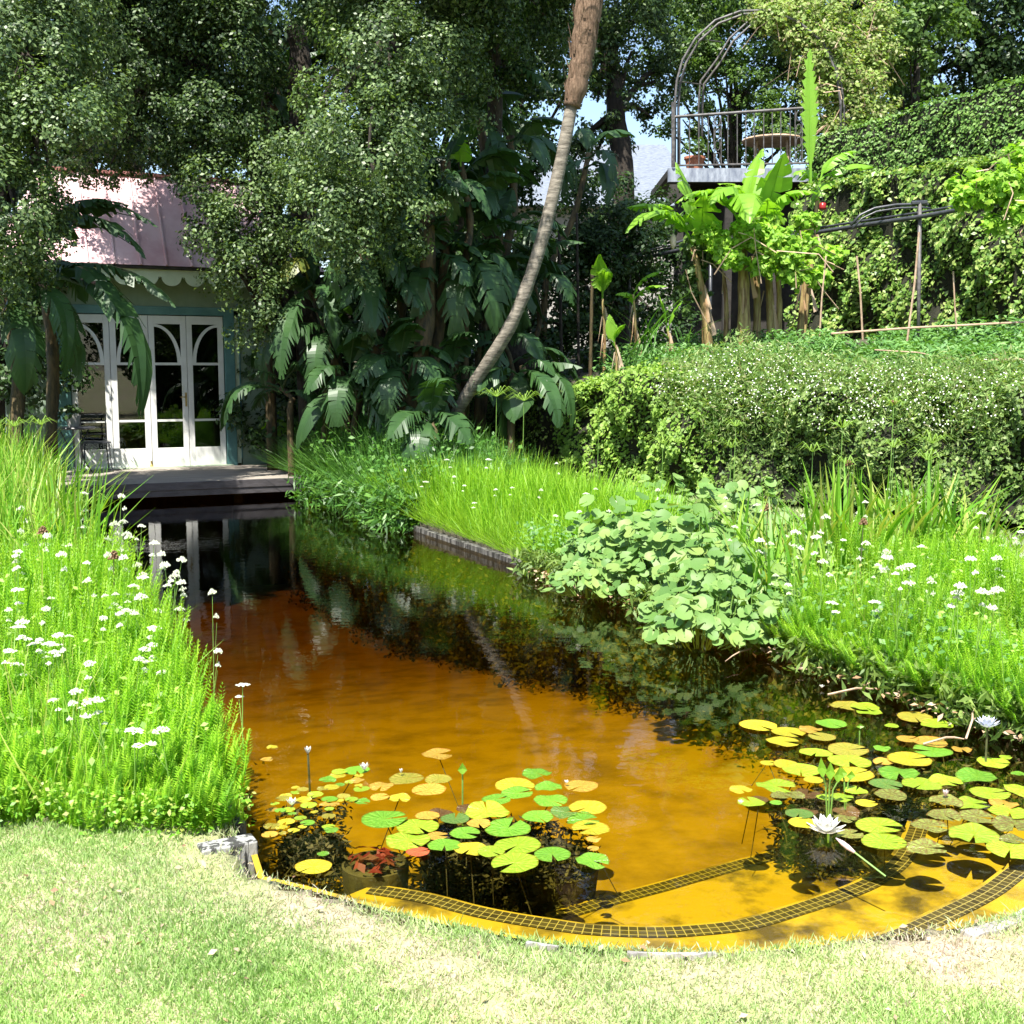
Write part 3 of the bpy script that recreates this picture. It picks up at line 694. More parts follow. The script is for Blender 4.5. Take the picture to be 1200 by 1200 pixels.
# round leaved mounds
def round_leaf_t():
    V = [(0, 0, -.12)]; n = 9
    for i in range(n):
        a = .22+(2*math.pi-.44)*i/(n-1); rr = .5*(1+.06*math.sin(i*2.3)); V.append((rr*math.cos(a), rr*math.sin(a), .03*math.sin(i*2.1)))
    V.append((-.0, 0, -.12))
    F = [(0, i, i+1, i+2) for i in range(1, n-1, 2)]
    return V, F
RL_V, RL_F = round_leaf_t()
def mound(px, py, rad, hgt, k, size, label):
    size *= .78; k = int(k*1.45); rad *= 1.22; hgt *= 1.3; k = int(k*1.35)
    c = G(px, py, .1); c.z = float(hz(c.x, c.y))
    a = RG.random(k)*2*np.pi; rr = rad*np.sqrt(RG.random(k)); x = rr*np.cos(a); y = rr*np.sin(a)
    z = hgt*np.sqrt(np.clip(1-(rr/rad)**2, 0, 1))*(.35+.7*RG.random(k))*(.85+.3*np.sin(x*11)*np.cos(y*9))+.04
    root = empty('round_leaved_plant', c, label=label, cat='plant', group='mounds of round grey-green leaves')
    Nn = np.stack([x/rad*.6+RG.normal(0, .3, k), y/rad*.6-.35+RG.normal(0, .3, k), .9+0*x], -1)
    V, F, r = inst(RL_V, RL_F, frames(Nn, size*(.6+.7*RG.random(k))), np.stack([x, y, z], -1))
    o = big_mesh('leaves', V, F, M['round'], root, r); o['kind'] = 'stuff'
    mb = MB()
    for i in range(0, k, 2):
        mb.tube([(x[i]*.55, y[i]*.55, 0), (x[i]*.9, y[i]*.9, z[i]*.6), (x[i], y[i], z[i]-.01)], .004, 3, False)
    o = mb.build('stalks', M['stem'], root); o['kind'] = 'stuff'
for a in [(735, 668, .5, .52, 150, .15, 'leftmost round-leaved mound, spilling to the water'), (800, 690, .52, .6, 170, .15, 'tallest round-leaved mound in the middle of the right bank'),
          (850, 715, .42, .45, 110, .14, 'round-leaved mound right of the tallest one, over the dark water'), (870, 640, .5, .5, 100, .16, 'round-leaved mound behind, in front of the flowering creeper wall'),
          (770, 625, .45, .45, 90, .16, 'round-leaved mound at the back left below the leafy wall'), (705, 660, .26, .3, 36, .12, 'small outlying round-leaved mound at the left, beside the edging'),
          (960, 690, .35, .4, 60, .15, 'round-leaved mound between the two tall iris clumps'), (900, 745, .28, .26, 50, .11, 'low pale round-leaved mound at the waterside near the lily pads'),
          (1050, 640, .3, .45, 40, .14, 'sparse round-leaved mound beside the fanned iris'), (688, 690, .26, .22, 50, .12, 'low trailing round-leaved mound at the water edge, far left of the group'), (820, 745, .34, .3, 80, .13, 'trailing round-leaved mound over the dark water below the tallest one')]: mound(*a)

# flowering umbels
def make_umbel(h, mat='umbel'):
    root = empty('umbel_plant', (0, 0, 0)); r = random.Random(int(h*1000))
    mb = MB(); mb.tube([(0, 0, 0), (.01, .01, h*.5), (.03, 0, h)], [.004, .0035, .0025], 4, False)
    mb.tube([(.01, .01, h*.55), (.08, .03, h*.85)], .0025, 3, False); mb.build('stem', M['stem'], root)
    for cx, cy, cz, R, k in ((.03, 0, h, .045, 26), (.08, .03, h*.86, .028, 11)):
        m2 = MB()
        for i in range(k):
            a = i*2.4; q = R*math.sqrt(i/k); x = cx+q*math.cos(a); y = cy+q*math.sin(a); x += r.uniform(-.005, .005); y += r.uniform(-.005, .005); z = cz+.016-q*.3+r.random()*.009; s = .0085+.004*r.random()
            m2.add([(x-s, y, z-.003), (x, y-s, z+.001), (x+s, y, z-.003), (x, y+s, z+.001), (x, y, z+.007)], [(0, 1, 4), (1, 2, 4), (2, 3, 4), (3, 0, 4)])
        m2.build('flower_head', M[mat], root)
    return root
protos = [make_umbel(.42), make_umbel(.55), make_umbel(.66), make_umbel(.5)]
used = [False]*4
def place_umbel(px, py, Y, label, group):
    p = P(px, py, Y); zt = p.z; g0 = float(hz(p.x, p.y)); need = zt-g0
    hs = [.42, .55, .66, .5]; i = rnd.randrange(4)
    o = protos[i]
    if used[i]: o = copy_tree(o)
    used[i] = True
    s = max(.3, need/hs[i]); o.location = (p.x, p.y, g0); o.scale = (1, 1, s); 
    w = rnd.uniform(.4, .78); o.scale = (w, w, s); o.rotation_euler = (rnd.gauss(0, .08), rnd.gauss(0, .08), rnd.random()*6); tag(o, label, 'flower', group)
LU = [(285, 808), (248, 700), (190, 690), (175, 735), (232, 708), (30, 752), (55, 768), (120, 774), (150, 772), (187, 776), (100, 825), (132, 822), (210, 826), (8, 766), (75, 750), (60, 655), (12, 650), (50, 640), (98, 620), (18, 695),
      (165, 662), (150, 655), (175, 650), (125, 650), (100, 662), (205, 665), (215, 690), (160, 690), (180, 700), (140, 630), (160, 632), (185, 628), (170, 640), (130, 585), (142, 612), (95, 580), (75, 590), (200, 640), (112, 720), (45, 715), (70, 702), (88, 735), (228, 745), (240, 770), (150, 712), (130, 700), (25, 600), (45, 575), (110, 600), (200, 715), (172, 675), (190, 655)]
LU = [q for i, q in enumerate(LU) if i < 2 or q[0] < 205 or i % 2] + [(rnd.uniform(0, 240), rnd.uniform(600, 870)) for _ in range(34)]
LU = [q for q in LU if q[0] < 130+(q[1]-560)*.75 or q[1] > 690]
for i, (px, py) in enumerate(LU):
    # the flower head stands just above the foliage around it
    best = 4.5; jit = rnd.uniform(-.04, .16)
    for Yt in np.arange(4.35, 9.6, .1):
        pt = P(px, py, Yt)
        if .903*pt.x+.429*pt.y > NL+.12: continue
        best = Yt
        if pt.z < .055+min(.27+.13*(Yt-4.2), .62)*.95+jit: break
    Yl = best
    Y = 4.7+max(0, (900-py-abs(rnd.gauss(0, 18))))/330*3.2
    if px > 240: Y = 4.75
    Y = min(Y, 9.5)
    if i > 1: Y = Yl
    if i == 0: lab, grp = 'white umbel nearest the lily pads, hanging out over the water at the left bank tip', None
    elif i == 1: lab, grp = 'white umbel leaning out furthest over the brown water from the left bank', None
    else: lab, grp = 'one of the small white umbel flowers scattered over the left bank', 'white umbels on the left bank'
    place_umbel(px, py, Y, lab, grp)
RU = [(500, 565), (530, 560), (545, 570), (583, 575), (560, 590), (640, 575), (605, 572), (680, 580), (520, 540), (570, 540), (650, 545), (690, 600), (845, 585), (890, 592), (855, 618), (935, 605), (920, 630), (950, 615), (1010, 640), (985, 610), (1045, 575),
      (1000, 590), (970, 628), (1075, 680), (1110, 685), (1140, 660), (1060, 660), (1180, 742), (1195, 745), (1140, 695), (1155, 690), (1130, 700), (985, 635), (1060, 640), (905, 640), (880, 635), (1020, 600), (1100, 610), (640, 600), (715, 590), (700, 575), (780, 575), (1165, 640), (1090, 640), (960, 660), (1035, 655)]
RU += [(rnd.uniform(900, 1200), rnd.triangular(590, 740, 650)) for _ in range(22)]
for i, (px, py) in enumerate(RU):
    if px < 760: Y = 12.2+(600-py)*.02-(px-500)*.012
    elif py > 720: Y = 6.3
    else:
        Y = 6; zj = rnd.uniform(.5, .85)
        for Yt in np.arange(5.6, 11, .1):
            pt = P(px, py, Yt)
            if .903*pt.x+.429*pt.y < NR: continue
            Y = Yt
            if pt.z < zj: break
    place_umbel(px, py, Y, 'one of the small white umbel flowers scattered over the right bank', 'white umbels on the right bank')

# umbrella sedges
def make_sedge(h, k=15, R=.13, brown=False):
    R *= 1.2; k = int(k*1.3)
    root = empty('umbrella_sedge', (0, 0, 0)); mb = MB(); mb.tube([(0, 0, 0), (.01, 0, h*.5), (.02, .01, h)], [.005, .004, .003], 4, False); mb.build('stem', M['stem'], root)
    m2 = MB(); r = random.Random(k)
    for i in range(k):
        a = 6.283*i/k+r.random()*.2; L = R*(.8+.4*r.random()); ca, sa = math.cos(a), math.sin(a); el = .25+.5*r.random()
        p0 = Vector((.02, .01, h)); p1 = p0+Vector((ca*L*.5, sa*L*.5, L*.5*el+.01)); p2 = p0+Vector((ca*L, sa*L, L*.1*el)); s = Vector((-sa, ca, 0))*.005
        m2.add([p0-s*.5, p0+s*.5, p1+s, p1-s, p2], [(0, 1, 2, 3), (3, 2, 4)])
    m2.build('bracts', M['sedge'], root)
    if brown:
        m3 = MB()
        for i in range(16):
            a = i*2.4; q = .035*math.sqrt(i/16); m3.tube([(.02, .01, h), (.02+q*math.cos(a), .01+q*math.sin(a), h+.03+.02*r.random())], [.002, .006], 4)
        m3.build('seed_head', M['brownhead'], root)
    return root
def place_sedge(px, py, Y, k, R, brown, label, group=None):
    p = P(px, py, Y); g0 = float(hz(p.x, p.y)); o = make_sedge(p.z-g0, k, R, brown); o.location = (p.x, p.y, g0); tag(o, label, 'sedge', group)
sg = [(40, 628/1.0, 9, 16, .15, 0), (14, 500, 13, 14, .2, 0), (45, 498, 13, 14, .2, 0), (580, 465, 14.5, 16, .3, 0), (612, 470, 14.3, 16, .28, 0), (700, 487, 14, 15, .25, 0), (775, 520, 13, 14, .25, 0), (855, 525, 12, 12, .2, 0),
      (985, 440+62, 10.2, 14, .2, 0), (1090, 520, 9.6, 14, .22, 0), (1085, 540, 9.4, 12, .2, 0), (1045, 475, 10.2, 10, .16, 1), (950, 530, 9.8, 12, .16, 0), (990, 545, 9.6, 12, .15, 0), (860, 500, 11, 10, .15, 0), (1045, 525, 9.9, 12, .16, 0),
      (100, 592, 9.4, 10, .18, 0), (20, 580, 10, 12, .2, 0)]
sl = ['on the left bank beside the brown seed heads', 'at the top left corner of the left bank, left of its twin', 'at the top left corner of the left bank, right of its twin', 'tallest and leftmost of the pair above the bright grass', 'right of the pair above the bright grass',
      'single star above the middle of the grass, before the dark hedge', 'star before the left foot of the creeper wall', 'faint star before the leafy wall above the round leaves', 'against the white daisies of the wall', 'wide star above the fanned iris', 'lower star in the fanned iris',
      'with a brown head, highest against the daisies', 'left of the seed heads above the round leaves', 'between the two tall irises', 'slender, rising before the ivy at the wall middle', 'just left of the fanned iris',
      'arching near the deck corner on the left bank', 'at the left edge of the picture among the reeds']
for a, l in zip(sg, sl): place_sedge(*a, 'umbrella sedge '+l)
def seed_stalk(px, py, Y, label):
    p = P(px, py, Y); g0 = float(hz(p.x, p.y)); h = p.z-g0; root = empty('seed_stalk', (p.x, p.y, g0), label=label, cat='seed head')
    mb = MB(); mb.tube([(0, 0, 0), (-.01, 0, h*.5), (0, 0, h-.03)], [.006, .005, .003], 5, False); mb.build('stem', M['stem_dark'], root)
    m3 = MB(); r = random.Random(px)
    for i in range(26):
        a = i*2.4; q = .035*math.sqrt(i/26); z = h-.045+.05*(1-(i/26))+r.random()*.01; m3.tube([(0, 0, h-.04), (q*math.cos(a), q*math.sin(a), z)], [.002, .006], 4)
    m3.build('seed_head', M['brownhead'], root)
seed_stalk(133, 647, 6.6, 'rusty brown seed head on a dark stalk amid the white umbels of the left bank')
seed_stalk(50, 618, 7.2, 'rusty brown seed head higher up at the far left of the left bank')
seed_stalk(900, 592, 8.6, 'brown seed head standing above the round-leaved mound')
seed_stalk(1012, 608, 8.2, 'brown seed head between iris blades on the right bank')
seed_stalk(995, 540, 9.6, 'tall dark brown seed stalk in front of the creeper wall')

# ------------------------------------------------------------------ lily pads
def pad_mesh(seed, notch, wav):
    r = random.Random(seed); mb = MB(); n = 30; ring = []
    V = [(0.04, 0, 0)]
    g = notch
    for rr in (.55, .9, 1.0):
        for i in range(n+1):
            a = g+(2*math.pi-2*g)*i/n
            q = rr*(1+.03*math.sin(3*a+seed)+.018*math.sin(7*a+seed*2))
            z = (wav*math.sin(2*a+seed)+wav*.5*math.sin(5*a+seed*3))*rr*rr+(.02 if rr == 1 else 0)*abs(math.sin(a*1.5+seed))
            V.append((q*math.cos(a), q*math.sin(a), z))
    m = n+1; F = [(0, 1+i, 2+i) for i in range(n)]
    for k in (0, 1):
        for i in range(n): F.append((1+k*m+i, 1+(k+1)*m+i, 2+(k+1)*m+i, 2+k*m+i))
    mb.add(V, F); return mb, V, F
LC = [(650,182,40,'o'),(910,232,39,'g'),(852,264,52,'y'),(940,268,36,'g'),(1026,266,44,'o'),(857,285,42,'g'),(944,304,45,'g'),(804,302,38,'g'),(1040,323,50,'y'),(984,332,40,'dg'),(910,345,42,'g'),(1030,353,42,'g'),(1049,376,50,'y'),(834,376,60,'g'),(779,332,58,'yg'),(696,352,38,'dg'),(757,365,32,'o'),(722,391,40,'g'),(598,370,56,'yg'),(574,407,58,'yg'),(669,420,45,'g'),(735,430,45,'y'),(858,421,62,'yg'),(949,445,48,'g'),(1053,462,44,'g'),(851,468,62,'yg'),(599,440,31,'r'),(650,395,28,'o'),(625,343,32,'o'),(570,247,46,'dy'),(505,267,32,'o'),(653,250,36,'dy'),(627,277,45,'o'),(510,354,60,'g'),(550,300,30,'y'),(500,297,25,'o'),(440,225,34,'g'),(657,327,38,'br'),(730,310,30,'br'),(790,437,36,'yg'),(1056,405,20,'o'),(1056,430,16,'o'),(328,478,48,'y'),(352,445,16,'g'),(220,168,15,'y'),(205,197,17,'o')]
RC = [(570,197,55,'dy'),(267,268,66,'y'),(371,292,60,'y'),(521,262,54,'g'),(352,326,58,'y'),(450,283,40,'o'),(490,310,48,'dy'),(640,205,50,'yg'),(655,218,45,'yg'),(815,238,60,'dy'),(895,264,55,'yg'),(735,270,25,'yg'),(468,365,58,'yg'),(580,355,70,'dy'),(880,360,67,'g'),(585,397,75,'yg'),(798,390,76,'y'),(705,395,35,'o'),(300,400,28,'y'),(365,405,45,'y'),(415,425,66,'yg'),(598,442,72,'y'),(760,437,70,'g'),(460,462,35,'y'),(840,478,68,'yg'),(928,467,60,'yg'),(1035,446,72,'g'),(715,475,58,'dg'),(732,513,56,'m'),(325,482,68,'yg'),(205,495,40,'y'),(240,540,48,'yg'),(270,508,32,'br'),(345,518,35,'m'),(395,517,35,'m'),(440,490,50,'br'),(610,498,40,'yg'),(560,522,40,'yg'),(645,543,38,'y'),(575,552,48,'br'),(440,552,38,'br'),(328,543,22,'g'),(500,525,30,'yg'),(925,538,58,'m'),(1080,507,68,'yg'),(1190,495,60,'yg'),(1020,545,60,'yg'),(1130,545,50,'o'),(1150,575,70,'yg'),(1090,400,55,'yg'),(1135,383,22,'yg'),(1180,442,25,'g'),(920,590,60,'m'),(1038,592,66,'m'),(866,622,64,'m'),(1165,620,75,'m'),(1025,655,86,'yg'),(690,623,80,'yg'),(708,680,78,'yg'),(857,703,68,'m'),(590,655,45,'m'),(572,600,40,'m'),(410,580,50,'dg'),(425,613,52,'y'),(1160,672,42,'m'),(1150,708,80,'yg'),(980,355,35,'o'),(870,330,60,'o'),(700,352,30,'g'),(790,320,38,'o')]
pads = [(220+x/2.222, 800+y/2.222, w/2.222, c, 'left') for x, y, w, c in LC]+[(800+x/3, 760+y/3, w/3, c, 'right') for x, y, w, c in RC]
small = []
tr = 0
while len(small) < 46 and tr < 5000:
    tr += 1; x = rnd.uniform(205, 460); y = rnd.uniform(225, 408)
    if y < 300-(x-205)*.35 or y > 408-(x-205)*.12-(60 if x > 380 else 0): continue
    w = rnd.uniform(10, 23)
    if all(abs(x-a)/(w+b) > .62 or abs(y-d)/((w+b)*.36) > .62 for a, d, b, _ in small): small.append((x, y, w, rnd.choice(['y', 'yg', 'yg', 'y', 'dy', 'g', 'o'])))
pads += [(220+x/2.222, 800+y/2.222, w/2.222, c, 'small') for x, y, w, c in small]
ORD = ['first', 'second', 'third', 'fourth', 'fifth', 'sixth', 'seventh', 'eighth', 'ninth', 'tenth', 'eleventh', 'twelfth']
where = {'left': 'left raft', 'right': 'right raft', 'small': 'small left patch'}
labels = {}
for cl in where:
    ids = sorted([i for i, p in enumerate(pads) if p[4] == cl], key=lambda i: pads[i][1]); per = 8
    rows = [ids[i:i+per] for i in range(0, len(ids), per)]
    for ri, row in enumerate(rows):
        rowname = 'back row' if ri == 0 else ('front row' if ri == len(rows)-1 else ORD[ri]+' row back to front')
        for j, i in enumerate(sorted(row, key=lambda i: pads[i][0])):
            labels[i] = f"{PAD[pads[i][3]][0]} lily pad, {ORD[j]} from left, {rowname}, {where[cl]}"
PADZ = []
for i, (px, py, w, c, cl) in enumerate(pads):
    g = G(px, py, .01); dist = math.hypot(g.y, CAMH); R = w*(g.y*math.cos(PITCH)+CAMH*math.sin(PITCH))/FPX
    rr = random.Random(i); notch = rr.choice([.06, .12, .18, .25]); mb, V, F = pad_mesh(i, notch, rr.choice([.01, .02, .035, .06, .09]))
    o = mb.build('lily_pad', PAD[c][1], smooth=True); s = R
    o.scale = (s, s, s); sub = c == 'br'
    z = .003+.0006*(i % 9)+.00006*i
    tilt = rr.gauss(0, .015)
    o.location = (g.x, g.y, (-.015-.001*(i % 5)) if sub else z); o.rotation_euler = (tilt, rr.gauss(0, .025), rr.uniform(-2.6, .6) if rr.random() < .8 else rr.uniform(0, 6.28))
    tag(o, labels[i], 'lily pad', {'left': 'lily pads of the left raft', 'right': 'lily pads of the right raft', 'small': 'small lily pads beside the left bank'}[cl])
    PADZ.append((g.x, g.y, R, cl))
    # the stalk under water
    if cl == 'small' or rr.random() < .6: continue
    mb = MB(); base = Vector((G(560, 980).x if cl != 'right' else G(1010, 950).x, G(560, 985).y if cl != 'right' else G(1010, 950).y, -.5)); lo = Vector((g.x, g.y, 0))*.75+base*.25
    mb.tube([((lo.x-g.x)/s, (lo.y-g.y)/s, -.22/s), (0.02, .02, -.02)], [.002/s, .0025/s], 3, False); mb.build('stalk', M['tub'], o)

def lily(px, py, size, z, mat, label, opening=1.0, stem=None, k=(9, 9, 7)):
    g = G(px, py, z); root = empty('water_lily', (g.x, g.y, z), label=label, cat='water lily')
    for ring, (n, el, L) in enumerate(((k[0], .32, 1.0), (k[1], .75, .92), (k[2], 1.15, .78))):
        el = el+(1-opening)*(1.3-el)
        for i in range(n):
            a = 2*math.pi*(i+.5*ring)/n; mb = MB(); V = []; ca, sa = math.cos(a), math.sin(a)
            for t, w, dz in ((0, .05, 0), (.35, .15, -.03), (.7, .15, 0), (1, .012, .06)):
                r_ = size*L*t*math.cos(el); zz = size*L*(t*math.sin(el)+dz)
                for s in (-1, 0, 1):
                    V.append((r_*ca-s*w*size*sa, r_*sa+s*w*size*ca, zz+(abs(s)*.04*size)))
            F = [(3*q+s, 3*q+s+1, 3*q+s+4, 3*q+s+3) for q in range(3) for s in range(2)]
            mb.add(V, F); mb.build('petal', M[mat], root, True)
    if opening > .5:
        mb = MB()
        for i in range(18): a = i*2.4; q = size*.16*math.sqrt(i/18); mb.tube([(q*.5*math.cos(a), q*.5*math.sin(a), size*.05), (q*math.cos(a), q*math.sin(a), size*.35)], size*.018, 3)
        mb.build('stamens', M['stamen'], root)
    if stem:
        mb = MB(); mb.tube([(0, 0, 0), (.004, .01, -z-.15)], .005, 5, False); mb.build('stalk', M['stem_dark'], root)
    return root
lily(968, 976, .078, .03, 'petal', 'large fully open white water lily at the front of the right raft', 1)
lily(1157, 853, .062, .17, 'petal_blue', 'bluish-white star lily held high on a stalk at the right', .85, True)
lily(1108, 934, .03, .02, 'petal_pink', 'small half-closed pinkish lily lying on a pad in the right raft', .2, k=(6, 5, 3))
lily(361, 884, .036, .05, 'petal', 'white cup-shaped lily bud farthest left, by the left bank', .25, True, k=(6, 5, 3))
lily(427, 903, .036, .02, 'petal', 'white half-open lily lying on the green pad of the left raft', .4, k=(6, 5, 3))
lily(342, 944, .034, .02, 'petal', 'faded white lily among the smallest pads on the left', .5, k=(6, 5, 3))
lily(470, 906, .02, .02, 'petal', 'tiny white lily bud at the back of the left raft', .2, k=(5, 4, 3))
lily(664, 918, .016, .02, 'petal', 'tiny white flower between the back right pads of the left raft', .5, k=(5, 4, 3))
lily(868, 942, .018, .02, 'petal', 'tiny white flower at the left tip of the right raft', .5, k=(5, 4, 3))
lily(963, 806, .02, .01, 'petal', 'small white petals floating near the right bank edging', .6, k=(5, 4, 3))
# bud on a leaning stalk
mb = MB(); root = empty('lily_bud', G(1038, 1027, 0), label='pinkish closed lily bud on a long leaning stalk before the right raft', cat='water lily')
a = G(1038, 1027, 0); b = G(999, 997, .05)-a
mb.tube([Vector((0, 0, 0)), b*.6, b], .0035, 6, False); mb.build('stalk', M['stem'], root)
mb = MB(); d = b.normalized()
mb.tube([b-d*.01, b+d*.02, b+d*.045, b+d*.075], [.005, .0095, .009, .002], 8); mb.build('bud', M['petal_pink'], root, True)
# upright arrow-leaved water plants
def arrow(px, py, hpx, label, k=4):
    g = G(px, py, 0); root = empty('arrow_leaf_plant', g, label=label, cat='water plant'); sc = math.hypot(g.y, CAMH)/FPX; r = random.Random(px)
    for i in range(k):
        h = hpx*sc*(1-.25*i/k); dx = (i-(k-1)/2)*.03; mb = MB(); mb.tube([(0, 0, -.15), (dx*.5, .01, h*.4), (dx, 0, h*.62)], .0035, 4, False); mb.build('stalk', M['stem'], root)
        mb = MB(); w = .02; q = Vector((dx, 0, h*.58)); up = Vector((dx*.3, .01*r.random(), h*.42))
        mb.add([q, q+up*.4+Vector((w, 0, 0)), q+up, q+up*.4-Vector((w, 0, 0)), q+up*.5+Vector((0, .006, 0))], [(0, 1, 4), (1, 2, 4), (2, 3, 4), (3, 0, 4)]); mb.build('leaf', M['banana'], root)
arrow(972, 946, 58, 'taller upright green arrow-leaved plant rising from the right raft', 3)
arrow(992, 928, 28, 'shorter green arrow-leaved plant just right of the taller one', 2)
arrow(542, 928, 34, 'thin dark stalk with one green leaf rising from the left raft', 1)
arrow(1008, 862, 14, 'tiny green shoot at the back of the right raft', 1)

# tubs and weed under water
def tub(px, py, z, R, label, fill):
    g = G(px, py, z); root = empty('planting_tub', (g.x, g.y, -.6), label=label, cat='tub'); mb = MB()
    H = .6+z; mb.lathe([(R*.8, 0), (R, H), (R*.93, H), (R*.9, H-.02), (0, H-.02)], n=24); mb.build('pot', M['tub'], root)
    V, F, r = inst(LEAF_V, LEAF_F, frames(np.stack([RG.normal(0, .4, 60), RG.normal(0, .4, 60), np.ones(60)], -1), .03+.04*RG.random(60)), np.stack([RG.normal(0, R*.4, 60), RG.normal(0, R*.4, 60), H+.005+.03*RG.random(60)], -1))
    o = big_mesh('drowned_leaves', V, F, M[fill], root, r); o['kind'] = 'stuff'
tub(440, 1012, -.13, .13, 'round drowned tub holding red leaves near the front left rim', 'redweed')
tub(560, 985, -.22, .26, 'dark drowned tub under the left lily raft', 'weed')
tub(640, 1010, -.24, .22, 'dark drowned tub under the right end of the left raft', 'weed')
tub(1000, 960, -.22, .3, 'dark drowned tub under the middle of the right raft', 'weed')
tub(1110, 960, -.22, .26, 'dark drowned tub under the right end of the right raft', 'weed')
def weed(px, py, rx, ry, k, zlo, name, label):
    c = G(px, py, -.15); X = c.x+RG.normal(0, rx, k); Y = c.y+RG.normal(0, ry, k); m = (sdist(X, Y) < -.12) & (((X-c.x)/rx)**2+((Y-c.y)/ry)**2 < 2.6*(.6+.5*RG.random(len(X)))); X, Y = X[m], Y[m]; n = len(X)
    z = zlo+RG.random(n)*(-.05-zlo)
    D = unit(np.stack([RG.normal(size=n), RG.normal(size=n), .5*RG.normal(size=n)], -1)); S = unit(np.cross(D, RG.normal(size=(n, 3)))); Nn = np.cross(D, S)
    L = .02+.04*RG.random(n)
    R = np.stack([D*L[:, None], S*.022, Nn*.05], -1)
    V, F, r = inst(LEAF_V, LEAF_F, R, np.stack([X, Y, z], -1)); tag(big_mesh(name, V, F, M['weed'], rv=r), label, 'water weed', kind='stuff')
weed(585, 1000, .25, .12, 8000, -.4, 'water_weed', 'dark tangled weed under the left lily raft')
weed(368, 1012, .09, .06, 2200, -.2, 'water_weed', 'brown weed along the rim at the front left')
weed(965, 960, .16, .15, 3800, -.42, 'water_weed', 'dark tangled weed under the right lily raft')
weed(1110, 935, .24, .16, 3200, -.4, 'water_weed', 'dark weed at the right end of the pool')
weed(365, 975, .11, .12, 1500, -.4, 'water_weed', 'brown weed beside the kerb block in the left corner')

k = 16000; u_ = 3.2+RG.random(k)*13; n_ = NR-.03-np.clip(np.abs(RG.normal(0, .22, k))*(.35+.65*(.5+.5*np.sin(u_*3.1)*np.cos(u_*1.3+1))), 0, .42)
X = .903*n_+UX*u_; Y = .429*n_+UY*u_; zf = -np.interp(u_, FU_, [-q for q in FZ_]); dd_ = (NR-n_)
z = zf+.02+RG.random(k)*(-.04-zf)*np.clip(1-dd_*1.6, .05, 1)
D = unit(RG.normal(size=(k, 3))); V, F, r = inst(LEAF_V, LEAF_F, frames(D, .02+.045*RG.random(k)), np.stack([X, Y, z], -1))
tag(big_mesh('dark_edge_flecks', V, F, M['weed'], rv=r), 'dark flecks added to roughen the reflection edge along the right bank foot', 'water weed', kind='stuff')  # added flecks that break up the edge of the dark reflection
k = 3000; u_ = 4.6+RG.random(k)*9; n_ = NL+.03+np.abs(RG.normal(0, .22, k))*(.4+.6*np.sin(u_*2.1)**2)
X = .903*n_+UX*u_; Y = .429*n_+UY*u_; zf = -np.interp(u_, FU_, [-q for q in FZ_]); z = zf+.02+RG.random(k)*.12
V, F, r = inst(LEAF_V, LEAF_F, frames(unit(RG.normal(size=(k, 3))), .03+.06*RG.random(k)), np.stack([X, Y, z], -1))
tag(big_mesh('dark_edge_flecks', V, F, M['weed'], rv=r), 'dark flecks added to roughen the plant shadow edge beside the left bank', 'water weed', kind='stuff')  # added flecks that make the bank plants' shadow edge irregular
# litter and sticks at the right bank foot
k = 900; u_ = 3.6+RG.random(k)*5.5; n_ = NR+RG.normal(-.02, .07, k)
X = .903*n_+UX*u_; Y = .429*n_+UY*u_
V, F, r = inst(LEAF_V, LEAF_F, frames(np.stack([RG.normal(0, .4, k), RG.normal(0, .4, k), np.ones(k)], -1), .02+.04*RG.random(k)), np.stack([X, Y, .012+RG.random(k)*.07], -1))
tag(big_mesh('fallen_leaves', V, F, M['litter'], rv=r), 'dead brown leaves and petals at the foot of the right bank', 'leaf litter', kind='stuff')
k = 260; X = (RG.random(k)*2-1)*1.9; Y = 2.6+RG.random(k)*1.6; m = sdist(X, Y) > .03; X, Y = X[m], Y[m]; n = len(X)
V, F, r = inst(LEAF_V, LEAF_F, frames(np.stack([RG.normal(0, .4, n), RG.normal(0, .4, n), np.ones(n)], -1), .01+.022*RG.random(n)), np.stack([X, Y, hz(X, Y)+.02], -1))
tag(big_mesh('lawn_litter', V, F, M['litter'], rv=r), 'scattered dry leaf crumbs on the lawn', 'leaf litter', kind='stuff')
def stick(a, b, label, r=.006, sag=.02):
    a = Vector(a); b = Vector(b); mb = MB(); m = (a+b)/2+Vector((.01, 0, sag)); mb.tube([a, a.lerp(m, .6), m, m.lerp(b, .5)+Vector((0, .012, 0)), b], [r, r, r*.9, r*.8, r*.4], 5)
    tag(mb.build('dead_stick', M['cane']), label, 'stick')
stick(G(970, 814, .03), G(1030, 808, .04), 'pale dead stick lying along the water by the right bank litter')
stick(G(1132, 866, .02), G(1142, 830, .12), 'short upright dead stem at the right bank beside the blue lily')
stick(G(880, 760, .05), G(850, 775, .05), 'curved dead stem at the foot of the round-leaved mounds')
stick(G(1082, 872, .02), G(1130, 866, .05), 'thin brown stem floating behind the blue lily')

